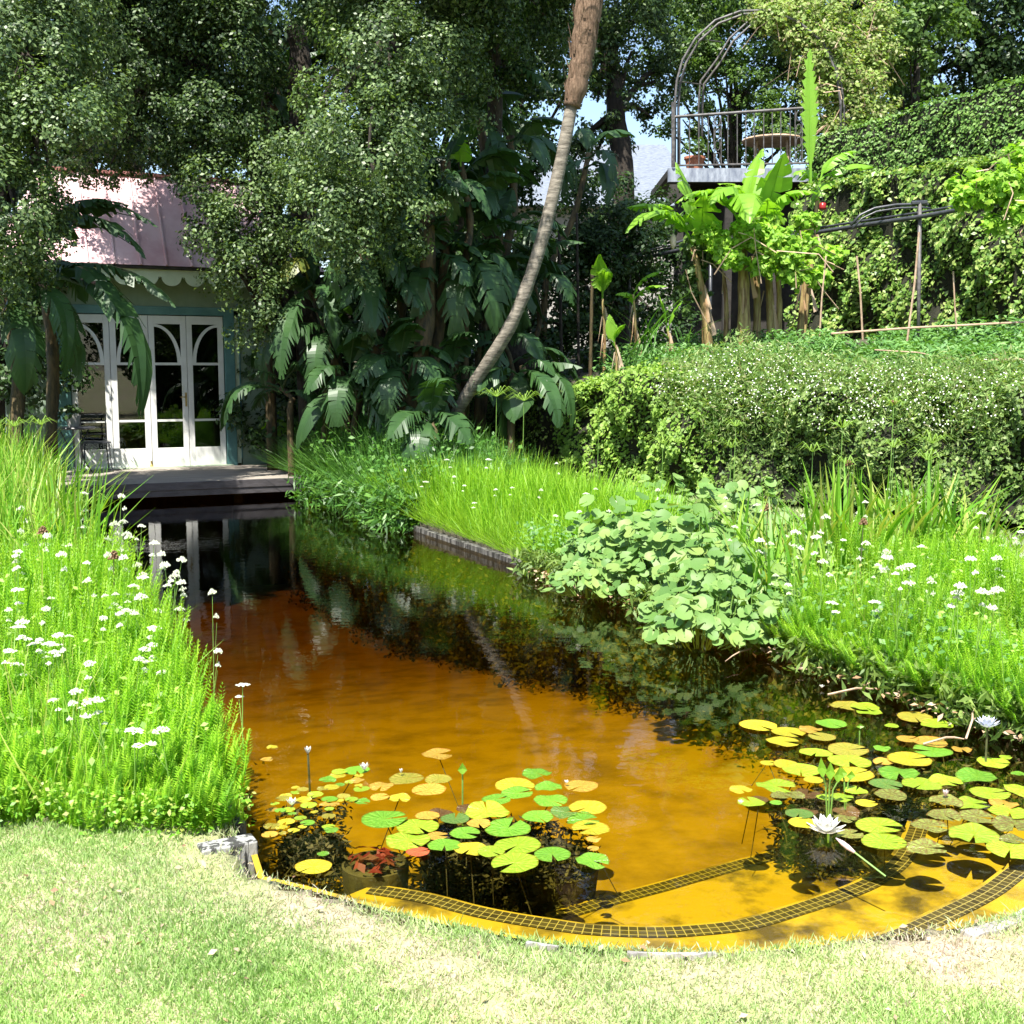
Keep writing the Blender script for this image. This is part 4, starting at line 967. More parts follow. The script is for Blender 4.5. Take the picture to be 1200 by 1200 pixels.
# ------------------------------------------------------------------ garden house and deck
FU = 19.2
RZ = math.atan2(.429, .903)
house = empty('garden_house', W(FU, 0, .27), RZ, label='small sage green garden house with pink metal roof and scalloped eaves', cat='garden house')
def hb(name, boxes, mat, parent=house, bevel=0):
    mb = MB()
    for lo, hi in boxes: mb.box(lo, hi)
    o = mb.build(name, mat, parent)
    if bevel:
        b = o.modifiers.new('b', 'BEVEL'); b.width = bevel; b.segments = 2
    return o
D0, D1, DH = 1.68, 4.0, 2.37
hb('wall', [((.75, .0, -.3), (1.44, .12, 3.05)), ((4.26, 0, -.3), (5.0, .12, 3.05)), ((1.44, 0, DH+.14), (4.26, .12, 3.05)), ((.75, .13, -.3), (.87, 3.6, 3.05)), ((4.9, .13, -.3), (5.0, 3.6, 3.05))], M['sage'])
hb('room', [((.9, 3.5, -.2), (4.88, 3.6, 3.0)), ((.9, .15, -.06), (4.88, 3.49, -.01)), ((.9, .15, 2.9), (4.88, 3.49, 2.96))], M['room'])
hb('door_frame', [((1.44, -.04, -.02), (D0-.01, .1, DH+.14)), ((D1+.01, -.04, -.02), (4.17, .1, DH+.14)), ((D0-.01, -.04, DH+.012), (D1+.01, .1, DH+.14)), ((4.24, -.02, .1), (4.262, .1, DH))], M['teal'], bevel=.006)
hb('side_panel', [((4.172, -.015, 0.02), (4.238, .09, DH))], M['scallop'])
gm, nt, out = newmat('door_glass'); fr = N_(nt, 'ShaderNodeFresnel'); fr.inputs[0].default_value = 1.6
tr_ = N_(nt, 'ShaderNodeBsdfTransparent'); tr_.inputs[0].default_value = (.72, .76, .74, 1); gl = N_(nt, 'ShaderNodeBsdfGlossy'); gl.inputs['Roughness'].default_value = .01
mix = N_(nt, 'ShaderNodeMixShader'); nt.links.new(fr.outputs[0], mix.inputs[0]); nt.links.new(tr_.outputs[0], mix.inputs[1]); nt.links.new(gl.outputs[0], mix.inputs[2]); nt.links.new(mix.outputs[0], out.inputs[0])
lw = (D1-D0)/4
for i in range(4):
    x0 = D0+i*lw+.004; x1 = x0+lw-.008; st = .085
    if i == 1: st = .09
    dr = hb('door_leaf', [((x0, 0, .01), (x0+st, .045, DH)), ((x1-st, 0, .01), (x1, .045, DH)), ((x0+st, 0.002, .01), (x1-st, .043, .30)), ((x0+st, .002, DH-.13), (x1-st, .043, DH))], M['white'], bevel=.004)
    hb('glazing_bar', [((x0+st, .008, .715), (x1-st, .036, .75)), ((x0+st, .008, 1.6), (x1-st, .036, 1.64))], M['white'], dr)
    # quarter arch: rises away from the meeting of each pair
    mb = MB(); rad_ = x1-x0-2*st; hgt = DH-.13-1.64; pts = []
    cxl = (x0+st) if i % 2 == 0 else (x1-st); sgn = 1 if i % 2 == 0 else -1
    V = []; F = []; kk = 12
    for q in range(kk+1):
        a = math.pi/2*q/kk
        for rr in (1.0, .86):
            for yy in (.008, .036): V.append((cxl+sgn*rad_*rr*math.cos(a), yy, 1.64+(hgt-.0)*(rr if rr == 1 else .93)*math.sin(a)))
    for q in range(kk):
        b0, b1 = 4*q, 4*q+4
        F += [(b0, b0+2, b1+2, b1), (b0+1, b1+1, b1+3, b0+3), (b0, b1, b1+1, b0+1), (b0+2, b0+3, b1+3, b1+2)]
    mb.add(V, F); mb.build('arched_bar', M['white'], dr)
    hb('pane', [((x0+st, .02, .30), (x1-st, .024, DH-.13))], gm, dr)
    if i == 2:
        hb('lock_plate', [((x1-.045, -.004, .95), (x1-.015, 0, 1.17))], M['brass'], dr)
        mb = MB(); mb.tube([(x1-.03, -.004, 1.1), (x1-.03, -.05, 1.1), (x1-.12, -.055, 1.1)], .008, 8); mb.build('handle', M['brass'], dr, True)
    if i == 1:
        mb = MB(); mb.box((x1-.03, -.018, .05), (x1-.005, -.001, .1)); mb.lathe([(0, 0), (.022, .01), (.026, .03), (.01, .055), (0, .06)], (x1-.0175, -.02, .0), 10); mb.build('bolt', M['brass'], dr)
hb('door_sill', [((D0-.1, -.09, -.012), (D1+.1, .0, .01))], M['scallop'])
# eaves board with scallops
mb = MB(); x = .55; ez = 3.03; sc_w = .345
while x < 5.2:
    n = 12; V = []; F = []
    prof = [(x, ez), (x, ez-.10)]+[(x+.02+(sc_w-.05)*(.5-.5*math.cos(math.pi*i/n)), ez-.11-.13*math.sin(math.pi*i/n)) for i in range(n+1)]+[(x+sc_w-.015, ez-.10), (x+sc_w-.005, ez-.13), (x+sc_w, ez-.10), (x+sc_w, ez)]
    for yy in (-.56, -.54): V += [(a, yy, b) for a, b in prof]
    k = len(prof); F = [tuple(range(k))[::-1], tuple(range(k, 2*k))]+[(i, (i+1) % k, k+(i+1) % k, k+i) for i in range(k)]
    mb.add(V, F); x += sc_w
mb.build('scalloped_eaves', M['scallop'], house)
hb('soffit', [((.5, -.53, 2.98), (5.4, 0, 3.0))], M['sage'])
hb('gutter', [((.45, -.64, 3.035), (5.5, -.5, 3.075))], M['darkwood'])
# roof: steep hipped lower slope, flat top
e0, e1, yb, yt = .5, 5.5, -.66, .28; z0, z1 = 3.08, 4.52; tl = 1.42
mb = MB()
mb.add([(e0, yb, z0), (e1, yb, z0), (e1-1.0, yt, z1), (tl, yt, z1)], [(0, 1, 2, 3)])
for sg_ in range(9):
    t = sg_/8; xa = 1.55+t*3.0; 
    s = Vector((.012, 0, 0)); a = Vector((xa, yb, z0)); b = Vector((xa, yt, z1)); nn = Vector((0, -.84, .54))*.025
    mb.add([a-s, a+s, b+s, b-s, a-s+nn, a+s+nn, b+s+nn, b-s+nn], [(0, 1, 5, 4), (1, 2, 6, 5), (2, 3, 7, 6), (3, 0, 4, 7), (4, 5, 6, 7)])
roof = mb.build('roof', M['pink'], house)
mb = MB(); mb.add([(e0, yb, z0), (tl, yt, z1), (tl, 3.2, z1), (e0, 4.0, z0), (e1, yb, z0), (e1-1, yt, z1), (e1-1, 3.2, z1), (e1, 4, z0)], [(1, 0, 3, 2), (4, 5, 6, 7), (2, 3, 7, 6), (1, 2, 6, 5)]); mb.build('roof_end', M['roofend_shade_cap'], roof)
hb('ridge_cap', [((tl-.05, yt-.05, z1+.002), (e1-.9, yt+.02, z1+.05)), ((tl-.05, yt+.022, z1+.002), (tl+.03, 3.2, z1+.05))], M['roofend_shade_cap'], roof)

deck = empty('pool_deck', W(16.35, 0, 0), RZ, label='grey boarded deck with dark fascia between the pool and the garden house', cat='deck')
dx0, dx1, dl = -.6, 5.6, FU-16.35-.1
i = 0; y = 0.06; 
mb = MB()
while y < dl-.1:
    mb.box((dx0, y, .245), (dx1, y+.132, .27)); y += .138
mb.build('deck_boards', M['wood_deck'], deck)
hb('fascia', [((dx0, 0, .08), (dx1, .055, .272)), ((dx0, -.012, .165), (dx1, 0, .272))], M['fascia'], deck, .004)
hb('joists', [((dx0+.1+j*.9, .06, .1), (dx0+.16+j*.9, dl, .243)) for j in range(7)], M['darkwood'], deck)
hb('deck_post', [((.6, .5, -.9), (.72, .62, .1))], M['darkwood'], deck); hb('deck_post', [((3.6, .5, -.9), (3.72, .62, .1))], M['darkwood'], deck)

# bistro table, pots
def HW(n, du, z=.27): return W(FU+du, n, z)
t = empty('bistro_table', HW(1.62, -.75), RZ, label='small black iron side table at the left of the glass doors', cat='table')
mb = MB(); mb.lathe([(0, .66), (.3, .66), (.31, .675), (.3, .69), (0, .69)], n=20); mb.build('table_top', M['iron'], t)
for k in range(3):
    a = k*2.09+.4; mb = MB(); ca, sa = math.cos(a), math.sin(a); mb.tube([(.24*ca, .24*sa, .66), (.1*ca, .1*sa, .4), (.14*ca, .14*sa, .2), (.27*ca, .27*sa, 0)], .012, 6); mb.build('leg', M['iron'], t)
t = empty('flower_pot', HW(1.62, -.75, .962), RZ, label='small grey pot with a green plant on the black side table', cat='pot')
mb = MB(); mb.lathe([(0, 0), (.08, 0), (.11, .17), (.1, .17), (.09, .15), (0, .15)], n=16); mb.build('pot', M['render'], t)
def leafy(root, c, rad, k, size, mat, zc=.6):
    N = unit(RG.normal(size=(k, 3))); N[:, 2] = np.abs(N[:, 2])*.9
    pos = N*rad*(.4+.6*RG.random((k, 1)))+np.array(c); V, F, r = inst(LEAF_V, LEAF_F, frames(N+RG.normal(0, .4, (k, 3)), size*(.6+.7*RG.random(k))), pos); o = big_mesh('foliage', V, F, M[mat], root, r); return o
leafy(t, (0, 0, .2), .16, 60, .08, 'dark_leaf')
ch = empty('bistro_chair', HW(1.95, -.45), RZ, label='black metal garden chair beside the side table before the doors', cat='chair')
hb('seat', [((-.2, -.2, .43), (.2, .2, .45))], M['iron'], ch)
for sx in (-1, 1):
    for sy in (-1, 1): mb = MB(); mb.tube([(sx*.17, sy*.17, .43), (sx*.2, sy*.2, 0)], .011, 6); mb.build('leg', M['iron'], ch)
mb = MB(); mb.tube([(-.18, .19, .44), (-.18, .23, .85), (.18, .23, .85), (.18, .19, .44)], .011, 6)
for z in (.55, .65, .75): mb.tube([(-.18, .2+(z-.44)*.1, z), (.18, .2+(z-.44)*.1, z)], .01, 5)
mb.build('backrest', M['iron'], ch)
t = empty('potted_shrub', HW(4.75, -.9), RZ, label='bright yellow-green potted shrub at the right end of the deck', cat='potted plant')
mb = MB(); mb.lathe([(0, 0), (.13, 0), (.17, .26), (.155, .26), (.15, .23), (0, .23)], n=16); mb.build('pot', M['darkwood'], t)
leafy(t, (0, 0, .55), .36, 150, .17, 'bright_leaf')
t = empty('wooden_planter', HW(5.05, -1.6), RZ, label='small round wooden planter beside the reeds at the right deck end', cat='pot')
mb = MB(); mb.lathe([(0, 0), (.14, 0), (.17, .24), (.155, .24), (.15, .2), (0, .2)], n=14); mb.build('pot', M['bark'], t)
leafy(t, (0, 0, .26), .16, 70, .09, 'dark_leaf')

# ------------------------------------------------------------------ big paddle leaves
def paddle(mb, p0, p1, arch, width, roll=0., droop=.35, tear=.35, seg=18, seed=0, petiole=0.12, mi=0):
    r = random.Random(seed); p0 = Vector(p0); p1 = Vector(p1); L = (p1-p0).length
    up = Vector((0, 0, 1)); d = (p1-p0).normalized(); h = up-d*up.dot(d)
    if h.length < .2: h = Vector((0, -1, .2))-d*d.dot(Vector((0, -1, .2)))
    h.normalize(); side = d.cross(h); hr = h*math.cos(roll)+side*math.sin(roll)
    def c(t): return p0.lerp(p1, t)+hr*arch*4*t*(1-t)*L
    def fr(t):
        e = .01; T = (c(min(1, t+e))-c(max(0, t-e))).normalized(); S = T.cross(hr).normalized(); Nn = S.cross(T); return T, S, Nn
    mb.tube([c(0), c(petiole), c(.5), c(.97)], [.02*L**.5, .016*L**.5, .01*L**.5, .003], 5, False, mi)
    def wf(t):
        s = (t-petiole)/(1-petiole); return width*max(0.02, math.sin(math.pi*min(1, max(0, s))**.85))**.75
    for sd_ in (-1, 1):
        off = 0; dr = droop; prev = None
        for i in range(seg):
            t0 = petiole+(1-petiole)*i/seg; t1 = petiole+(1-petiole)*(i+1)/seg
            torn = r.random() < tear
            if torn or i == 0: dr = droop+r.uniform(-.3, .45); sh = r.uniform(-.02, .05); gap = .3 if torn else 0
            else: gap = 0
            if tear >= .9: gap = .42; dr = droop+.25*r.random()
            V = []
            for t, g in ((t0+gap*(t1-t0)*.0, gap), (t1, 0)):
                T, S, Nn = fr(t); b = c(t); w = wf(t)
                m_ = b+S*sd_*w*.5+Nn*(.10*w)-up*dr*w*.2; o_ = b+S*sd_*w*(1-.1*dr-.12*(g > 0))-up*dr*w+T*(.18*w+sh*L)+T*(g*1.9*(t1-t0)*L)
                V += [b, m_, o_]
            mb.add(V, [(0, 1, 4, 3), (1, 2, 5, 4)], mi)
def stem_mesh(pts, r0, r1, mat, name, parent, n=8, knobs=0, seed=0):
    mb = MB(); r = random.Random(seed); sp = []
    P_ = [Vector(p) for p in pts]
    for i in range(len(P_)-1):
        for k in range(6): 
            t = k/6; a = P_[max(i-1, 0)]; b = P_[i]; c = P_[i+1]; d = P_[min(i+2, len(P_)-1)]
            sp.append(.5*((2*b)+(c-a)*t+(2*a-5*b+4*c-d)*t*t+(3*b-3*c+d-a)*t**3))
    sp.append(P_[-1]); N = len(sp)
    mb.tube(sp, [(r0+(r1-r0)*i/(N-1))*(1+knobs*(.5-r.random())+knobs*.6*((i % 3) == 0)) for i in range(N)], n)
    return mb.build(name, M[mat], parent, True)

def plant(name, base, label, cat_, group=None):
    return empty(name, base, label=label, cat=cat_, group=group)
def rel(root, p): return Vector(p)-Vector(root.location)
def leaf_obj(root, a, b, arch, w, mat, seed, tear=.35, droop=.35, roll=0., name='leaf'):
    mb = MB(); paddle(mb, rel(root, a), rel(root, b), arch, w, roll, droop, tear, 18, seed); o = mb.build(name, M[mat], root); return o

# bananas on the terrace: (trunk base px,py,Y, top px,py) and leaves
def banana(base, top, Y, leaves, label, r0=.1, group='banana plants on the terrace', tm='bantrunk'):
    b = P(base[0], base[1], Y); root = plant('banana_plant', b, label, 'banana plant', group); t = P(top[0], top[1], Y)
    stem_mesh([(0, 0, -.15), rel(root, b.lerp(t, .5))+Vector((.02, 0, 0)), rel(root, t)], r0*.68, r0*.42, tm, 'trunk', root, 9, .12, base[0])
    mb = MB()
    for k in range(5):
        q = b.lerp(t, .35+.13*k); a = rnd.uniform(0, 6.28); s = Vector((math.cos(a), math.sin(a), 0)); p = rel(root, q)+s*r0*.7
        mb.add([p, p+Vector((.02, 0, 0)), p+s*.1+Vector((.03, 0, -.35)), p+s*.06+Vector((0, 0, -.38))], [(0, 1, 2, 3)])
    mb.build('dry_sheath', M['litter'], root)
    for i, (a, q, arch, w, dy, tear) in enumerate(leaves):
        leaf_obj(root, P(a[0], a[1], Y), P(q[0], q[1], Y+dy), arch, w*(1.25 if tear < .9 else .95), 'banana', base[0]*7+i, tear if tear > .9 else tear+.22, .35 if tear < .9 else .15)
banana((832, 402), (812, 290), 17.5, [((812, 288), (735, 243), .22, .17, -.5, .3), ((812, 285), (733, 272), .25, .16, -1, .4), ((815, 285), (792, 190), .06, .2, .2, .15), ((822, 285), (825, 228), .1, .24, -.4, .1)], 'left banana plant with an upright paddle leaf and two arching left')
banana((872, 408), (868, 262), 17.3, [((868, 265), (795, 235), .25, .16, -.6, .4), ((870, 262), (893, 175), .05, .16, .3, .3), ((872, 262), (832, 238), .35, .17, -.8, .3), ((868, 275), (878, 262), .4, .2, -1.2, .3)], 'banana plant in the middle with the thickest brown trunk', .15)
banana((905, 405), (895, 270), 17.6, [((895, 270), (918, 180), .02, .24, -.4, .05), ((898, 268), (955, 225), .28, .16, -.3, .4), ((893, 270), (843, 215), .25, .16, .2, .5), ((897, 275), (900, 232), .1, .2, -.7, .1)], 'banana plant with the broadest upright leaf, right of the middle one', .1)
banana((935, 400), (948, 262), 18.4, [((950, 215), (948, 60), .01, .17, 0, 1.0)], 'tall slim banana plant whose newest narrow leaf stands like a feather', .075)
banana((940, 395), (958, 230), 19.0, [((960, 215), (1005, 178), .2, .17, .2, .3), ((960, 212), (1022, 195), .12, .15, .2, .1), ((958, 216), (930, 205), .25, .15, -.3, .3), ((952, 245), (978, 212), .2, .14, .2, .3)], 'rearmost banana plant with two short leaves pointing right to the clipped hedge', .07)
banana((708, 430), (706, 350), 17.4, [((706, 350), (702, 298), .05, .13, -.2, .1), ((706, 348), (712, 318), .3, .1, -.6, .2)], 'young banana plant farthest left with one upright glossy leaf', .04)
banana((745, 425), (742, 345), 17.2, [((742, 350), (776, 318), .2, .1, 0, .2), ((742, 352), (780, 335), .15, .09, -.2, .2), ((742, 360), (722, 345), .3, .08, -.2, .2)], 'young banana plant with two small leaves pointing right under the rail', .035)
banana((722, 432), (720, 400), 16.6, [((720, 405), (714, 368), .03, .07, 0, .1), ((720, 402), (733, 380), .2, .05, -.2, .1)], 'smallest banana shoot at the edge of the terrace', .025)
banana((785, 425), (782, 385), 16.8, [((782, 388), (772, 345), .04, .09, 0, .1), ((783, 388), (800, 352), .1, .08, 0, .1)], 'low banana sucker left of the left banana plant', .03)
# bare trunks and canes in the clump
for i, (a, q, r0, lb) in enumerate([((826, 405), (818, 300), .05, 'slim bare banana stem at the left of the clump'), ((850, 405), (848, 320), .05, 'bare banana stem left of the thickest trunk'), ((886, 405), (884, 300), .08, 'reddish bare banana trunk right of the thickest one'), ((912, 400), (910, 310), .06, 'bare banana stem behind the vines, third from right')]):
    b = P(*a, 17.6); o = stem_mesh([b-Vector((0, 0, .15)), b.lerp(P(*q, 17.6), .5)+Vector((.03, 0, 0)), P(*q, 17.6)], r0*.8, r0*.5, 'bantrunk', 'bare_banana_plant', None, 8, .12, i); tag(o, lb, 'banana plant', 'bare banana stems')
# banana flower
o = empty('banana_flower', P(789, 282, 17.3), label='pink drooping banana flower under the left banana leaves', cat='flower')
mb = MB(); mb.tube([(0, 0, -.12), (0, 0, -.06), (0, 0, .04), (0, 0, .1)], [.01, .045, .045, .01], 8); mb.build('bud', M['petal_pink'], o, True)
mb = MB(); mb.tube([(0, 0, .1), (.02, 0, .3), (.15, 0, .42), (.3, 0, .3)], .012, 5); mb.build('stalk', M['stem'], o)

# strelitzia clump: (base, top) trunks with leaves in pixels
def strel(base, top, Y, leaves, label, r0=.09, bend=.1):
    b = P(base[0], base[1], Y); root = plant('giant_strelitzia', b, label, 'strelitzia', 'tall giant strelitzias behind the pool'); t = P(top[0], top[1], Y+.4)
    g = float(hz(b.x, b.y)); 
    stem_mesh([Vector((0, 0, g-b.z-.1)), Vector((0, 0, 0)), rel(root, b.lerp(t, .5))+Vector((bend, 0, 0)), rel(root, t)], r0, r0*.7, 'strtrunk', 'trunk', root, 9, .22, base[0])
    rr = random.Random(base[0]*3+base[1])
    for i in range(5 if Y < 18 else 4):
        s0 = t.lerp(b, rr.choice([0, .05, .12, .3, .45])); a_ = rr.uniform(0, 6.28); L_ = rr.uniform(.9, 1.6)
        e = s0+Vector((math.cos(a_)*L_*.75, math.sin(a_)*L_*.6, rr.uniform(-.7, .7)*L_))
        mb = MB(); paddle(mb, rel(root, s0), rel(root, e), rr.uniform(.12, .4), rr.uniform(.15, .24), rr.uniform(-.4, .4), rr.uniform(.2, .7), rr.uniform(.3, .75), 20, rr.randrange(999)); mb.build('leaf', M['strel'], root)
    for i, L in enumerate(leaves):
        a, q, arch, w, dy, tear = L[:6]; tear = min(.8, tear+.2); mat = L[6] if len(L) > 6 else 'strel'
        leaf_obj(root, P(a[0], a[1], Y), P(q[0], q[1], Y+dy), arch, w, mat, base[0]*5+i, tear, .45)
strel((405, 495), (362, 330), 16.8, [((365, 335), (330, 440), .2, .24, -.8, .5), ((362, 330), (335, 330), .5, .22, -.6, .4, 'strel_yel'), ((365, 300), (300, 250), .2, .25, .5, .4)], 'leaning strelitzia nearest the deck, with a yellowing hanging leaf')
strel((385, 500), (345, 370), 17.2, [((345, 372), (310, 450), .25, .22, -.4, .4), ((350, 360), (395, 420), .3, .22, -.3, .4)], 'short leaning strelitzia trunk just behind the deck shrub', .07)
strel((438, 490), (425, 290), 16.4, [((425, 300), (438, 385), .15, .22, -.9, .7), ((428, 300), (470, 340), .4, .22, -.6, .2), ((424, 290), (395, 350), .3, .24, -.4, .4)], 'strelitzia with a comb-like torn leaf hanging over its rusty trunk')
strel((480, 500), (500, 250), 15.8, [((500, 255), (455, 320), .3, .24, -.3, .4), ((500, 250), (555, 230), .3, .22, -.4, .5)], 'stoutest pale strelitzia trunk in the middle of the clump', .14)
strel((500, 490), (522, 190), 16.3, [((522, 195), (548, 140), .05, .22, .2, .2), ((522, 200), (530, 260), .4, .2, -.4, .4)], 'strelitzia trunk leaning slightly right beside the stoutest one', .09)
strel((520, 480), (545, 300), 16.8, [((545, 310), (535, 395), .3, .3, -.9, .4), ((545, 310), (580, 390), .35, .3, -.9, .4), ((545, 305), (600, 330), .3, .28, -.4, .3)], 'strelitzia bearing the two large sunlit hanging leaves left of the palm', .08)
strel((455, 480), (470, 240), 17.4, [((470, 250), (430, 300), .3, .22, -.4, .4), ((470, 250), (520, 280), .3, .25, -.4, .4)], 'shaded strelitzia trunk at the back of the clump', .09)
strel((565, 470), (585, 270), 17.5, [((585, 275), (640, 300), .3, .26, -.6, .3), ((585, 272), (525, 245), .2, .24, -.9, .3), ((585, 270), (600, 220), .1, .24, .2, .3)], 'strelitzia behind the palm trunk foot with a pale level leaf', .08)
strel((600, 480), (612, 430), 16.0, [((610, 435), (655, 500), .25, .22, -.8, .4), ((612, 430), (650, 440), .3, .2, -.3, .3), ((608, 440), (560, 460), .3, .22, -.4, .3)], 'low strelitzia right of the palm foot with a leaf hanging to the sedges', .06)
strel((570, 300), (560, 130), 18.5, [((560, 135), (600, 60), .2, .2, -.5, .5), ((560, 130), (650, 110), .35, .26, -.8, .6), ((560, 135), (575, 240), .3, .26, -.3, .5), ((562, 130), (520, 90), .2, .25, 0, .5)], 'tall strelitzia whose white-lit leaf arches towards the palm crown', .09)
strel((590, 330), (598, 160), 18.2, [((598, 165), (640, 200), .3, .22, -.5, .4), ((598, 165), (565, 230), .3, .22, -.3, .4)], 'dark strelitzia trunk just left of the palm at roof height', .08)
strel((545, 330), (540, 190), 16.6, [((540, 195), (535, 155), .05, .2, -.2, .1, 'banana'), ((540, 200), (515, 250), .2, .16, -.3, .2)], 'strelitzia with a small lime-green upright leaf in the middle', .06)
strel((640, 330), (690, 180), 20, [((690, 185), (718, 210), .4, .2, -.5, .5), ((690, 185), (665, 240), .3, .22, -.3, .4)], 'strelitzia right of the palm with a pale comb leaf by the slate roof', .06)
strel((20, 520), (0, 330), 14.5, [((0, 335), (75, 440), .4, .26, -.4, .5), ((0, 330), (60, 330), .3, .26, -.3, .4), ((5, 340), (30, 460), .25, .26, -.5, .3)], 'dark strelitzia at the left edge hanging a leaf beside the house corner', .09)
strel((60, 520), (45, 300), 15.2, [((45, 305), (150, 240), .25, .26, -.2, .7), ((45, 310), (170, 300), .35, .24, -.4, .6), ((50, 320), (205, 358), .15, .2, -.6, .5), ((50, 330), (165, 480), .32, .3, -.8, .5), ((50, 320), (150, 395), .25, .25, -.8, .4), ((48, 305), (180, 262), .3, .2, -.2, .6)], 'strelitzia at the house corner arching leaves over the pink roof and doors', .09)
strel((310, 150), (320, 100), 18, [((320, 110), (300, 25), .1, .25, -.4, .2), ((320, 112), (345, 50), .1, .22, -.2, .2), ((318, 115), (308, 70), .2, .26, -.6, .1), ((322, 115), (380, 60), .2, .2, 0, .3)], 'strelitzia crown high between the canopy trees left of the dark trunk', .08)
strel((340, 480), (330, 455), 16.9, [((330, 460), (263, 500), .35, .16, -.5, .3), ((332, 458), (290, 440), .3, .16, -.2, .3), ((335, 460), (375, 500), .35, .2, -.3, .3)], 'low strelitzia reaching a lobed leaf across the right door post', .05)

for i, (bx, by, tx, ty, Y, lb) in enumerate([(415, 500, 410, 440, 16.0, 'low shaded strelitzia fan second from the deck'), (465, 505, 470, 430, 15.7, 'low shaded strelitzia fan before the stoutest trunk'), (540, 505, 530, 440, 16.2, 'low strelitzia fan before the palm foot'), (380, 470, 385, 390, 16.8, 'shaded strelitzia fan right of the yellowing leaf'),
        (500, 545, 505, 495, 14.9, 'low strelitzia fan hiding the foot of the leaning palm'), (445, 440, 450, 340, 16.3, 'strelitzia fan filling the dark middle of the clump'), (500, 400, 505, 310, 16.4, 'strelitzia fan just left of the two sunlit hanging leaves'), (595, 470, 590, 400, 17, 'shaded strelitzia fan behind the palm trunk'), (625, 420, 625, 330, 18.2, 'dark strelitzia fan right of the palm at mid height'), (560, 420, 565, 330, 17.4, 'strelitzia fan behind the large sunlit leaves'), (470, 330, 480, 250, 17.2, 'upper strelitzia fan under the pale crown'), (530, 300, 535, 225, 17.6, 'upper strelitzia fan between two brown stems')]):
    strel((bx, by), (tx, ty), Y, [((tx, ty), (tx+a_, ty+b_), .3, .26, -.6, .4) for a_, b_ in ((-50, 20), (45, 25), (-15, 60), (20, -50))], lb, .05)
# leaning palm
root = plant('leaning_palm', P(535, 475, 15.4), 'tall leaning palm with grey ringed trunk and brown fibrous top', 'palm tree')
tp = [P(492, 566, 16.2), P(520, 510, 16.0), P(552, 455, 15.7), P(598, 382, 15.4), P(630, 298, 15.4), P(655, 200, 15.4), P(672, 112, 15.4)]
stem_mesh([rel(root, p) for p in tp], .085, .08, 'palmtrunk', 'trunk', root, 12, .10, 5)
tp2 = [P(670, 125, 15.4), P(680, 80, 15.4), P(688, 20, 15.4), P(700, -60, 15.4), P(706, -120, 15.4)]
stem_mesh([rel(root, p) for p in tp2], .11, .22, 'fibre', 'fibrous_top', root, 14, .2, 6)
mb = MB(); r = random.Random(4)
for i in range(150):
    t = r.random(); k = min(int(t*4), 3); c = tp2[k].lerp(tp2[k+1], t*4-k); a = r.random()*6.28; s = Vector((math.cos(a), math.sin(a), 0)); rr = .12+.11*t
    p = rel(root, c)+s*rr; q = p+s*.03+Vector((r.uniform(-.03, .03), 0, r.uniform(.1, .26))); w = Vector((-math.sin(a), math.cos(a), 0))*.02
    mb.add([p-w, p+w, q+w*.3, q-w*.3], [(0, 1, 2, 3)])
mb.build('leaf_bases', M['fibre'], root)['kind'] = 'stuff'
for k in range(11):
    a = k*.571*1.1; c = rel(root, tp2[-1]); mb = MB(); r = random.Random(k); d = Vector((math.cos(a), math.sin(a), 0)); L = 2.6
    pts = [c+d*L*t+Vector((0, 0, .9*t-1.9*t*t)) for t in (0, .25, .5, .75, 1)]; mb.tube(pts, [.03, .022, .016, .01, .004], 4, False)
    for j in range(36):
        t = .1+.9*j/36; i0 = min(int(t*4), 3); b = pts[i0].lerp(pts[i0+1], t*4-i0); s = Vector((-d.y, d.x, 0))*(1 if j % 2 else -1); e = b+s*.45*(1-.5*t)+d*.12-Vector((0, 0, .25)); w = d*.018
        mb.add([b-w, b+w, e], [(0, 1, 2)])
    mb.build('frond', M['dark_leaf'], root)
# fallen mossy trunk behind
mb = MB(); a = P(600, 398, 18); b = P(645, 470, 18)
o = stem_mesh([P(585, 385, 18), P(612, 425, 18), P(640, 470, 18), P(655, 520, 18)], .2, .34, 'bark', 'old_stump', None, 12, .25, 3); tag(o, 'dark rough old tree stump leaning behind the palm foot', 'tree stump')

# ------------------------------------------------------------------ trees
def crown_leaves(blobs, leaf, dens, nclump, drape=0.):
    parts_p = []; parts_n = []
    for (px, py, Y, rp) in blobs:
        c = np.array(P(px, py, Y)); R = rp*Y/FPX
        m = max(8, int(nclump*R*R*(1.5 if Y < 22 else 1.0))); big = min(1.9, max(1.0, R*.85))
        D = unit(RG.normal(size=(m, 3))); cc = c+D*R*(.55+.45*RG.random((m, 1)))*np.array([1, 1, .9])
        cr = (.16+.2*RG.random(m))*min(1, R+.25)*big
        for i in range(m):
            k = int(dens*1.25*cr[i]**2*(.6+.8*RG.random())); 
            if k < 3: continue
            d = unit(RG.normal(size=(k, 3))); d[:, 2] = d[:, 2]*.8
            pos = cc[i]+d*cr[i]*(.45+.6*RG.random((k, 1)))
            pos[:, 2] -= drape*RG.random(k)**2*cr[i]
            parts_p.append(pos); parts_n.append(d*.7+D[i]*.5+np.array([0, 0, .5])+RG.normal(0, .45, (k, 3)))
    P_ = np.concatenate(parts_p); Nn = np.concatenate(parts_n)
    return P_, Nn
NLEAF = 0
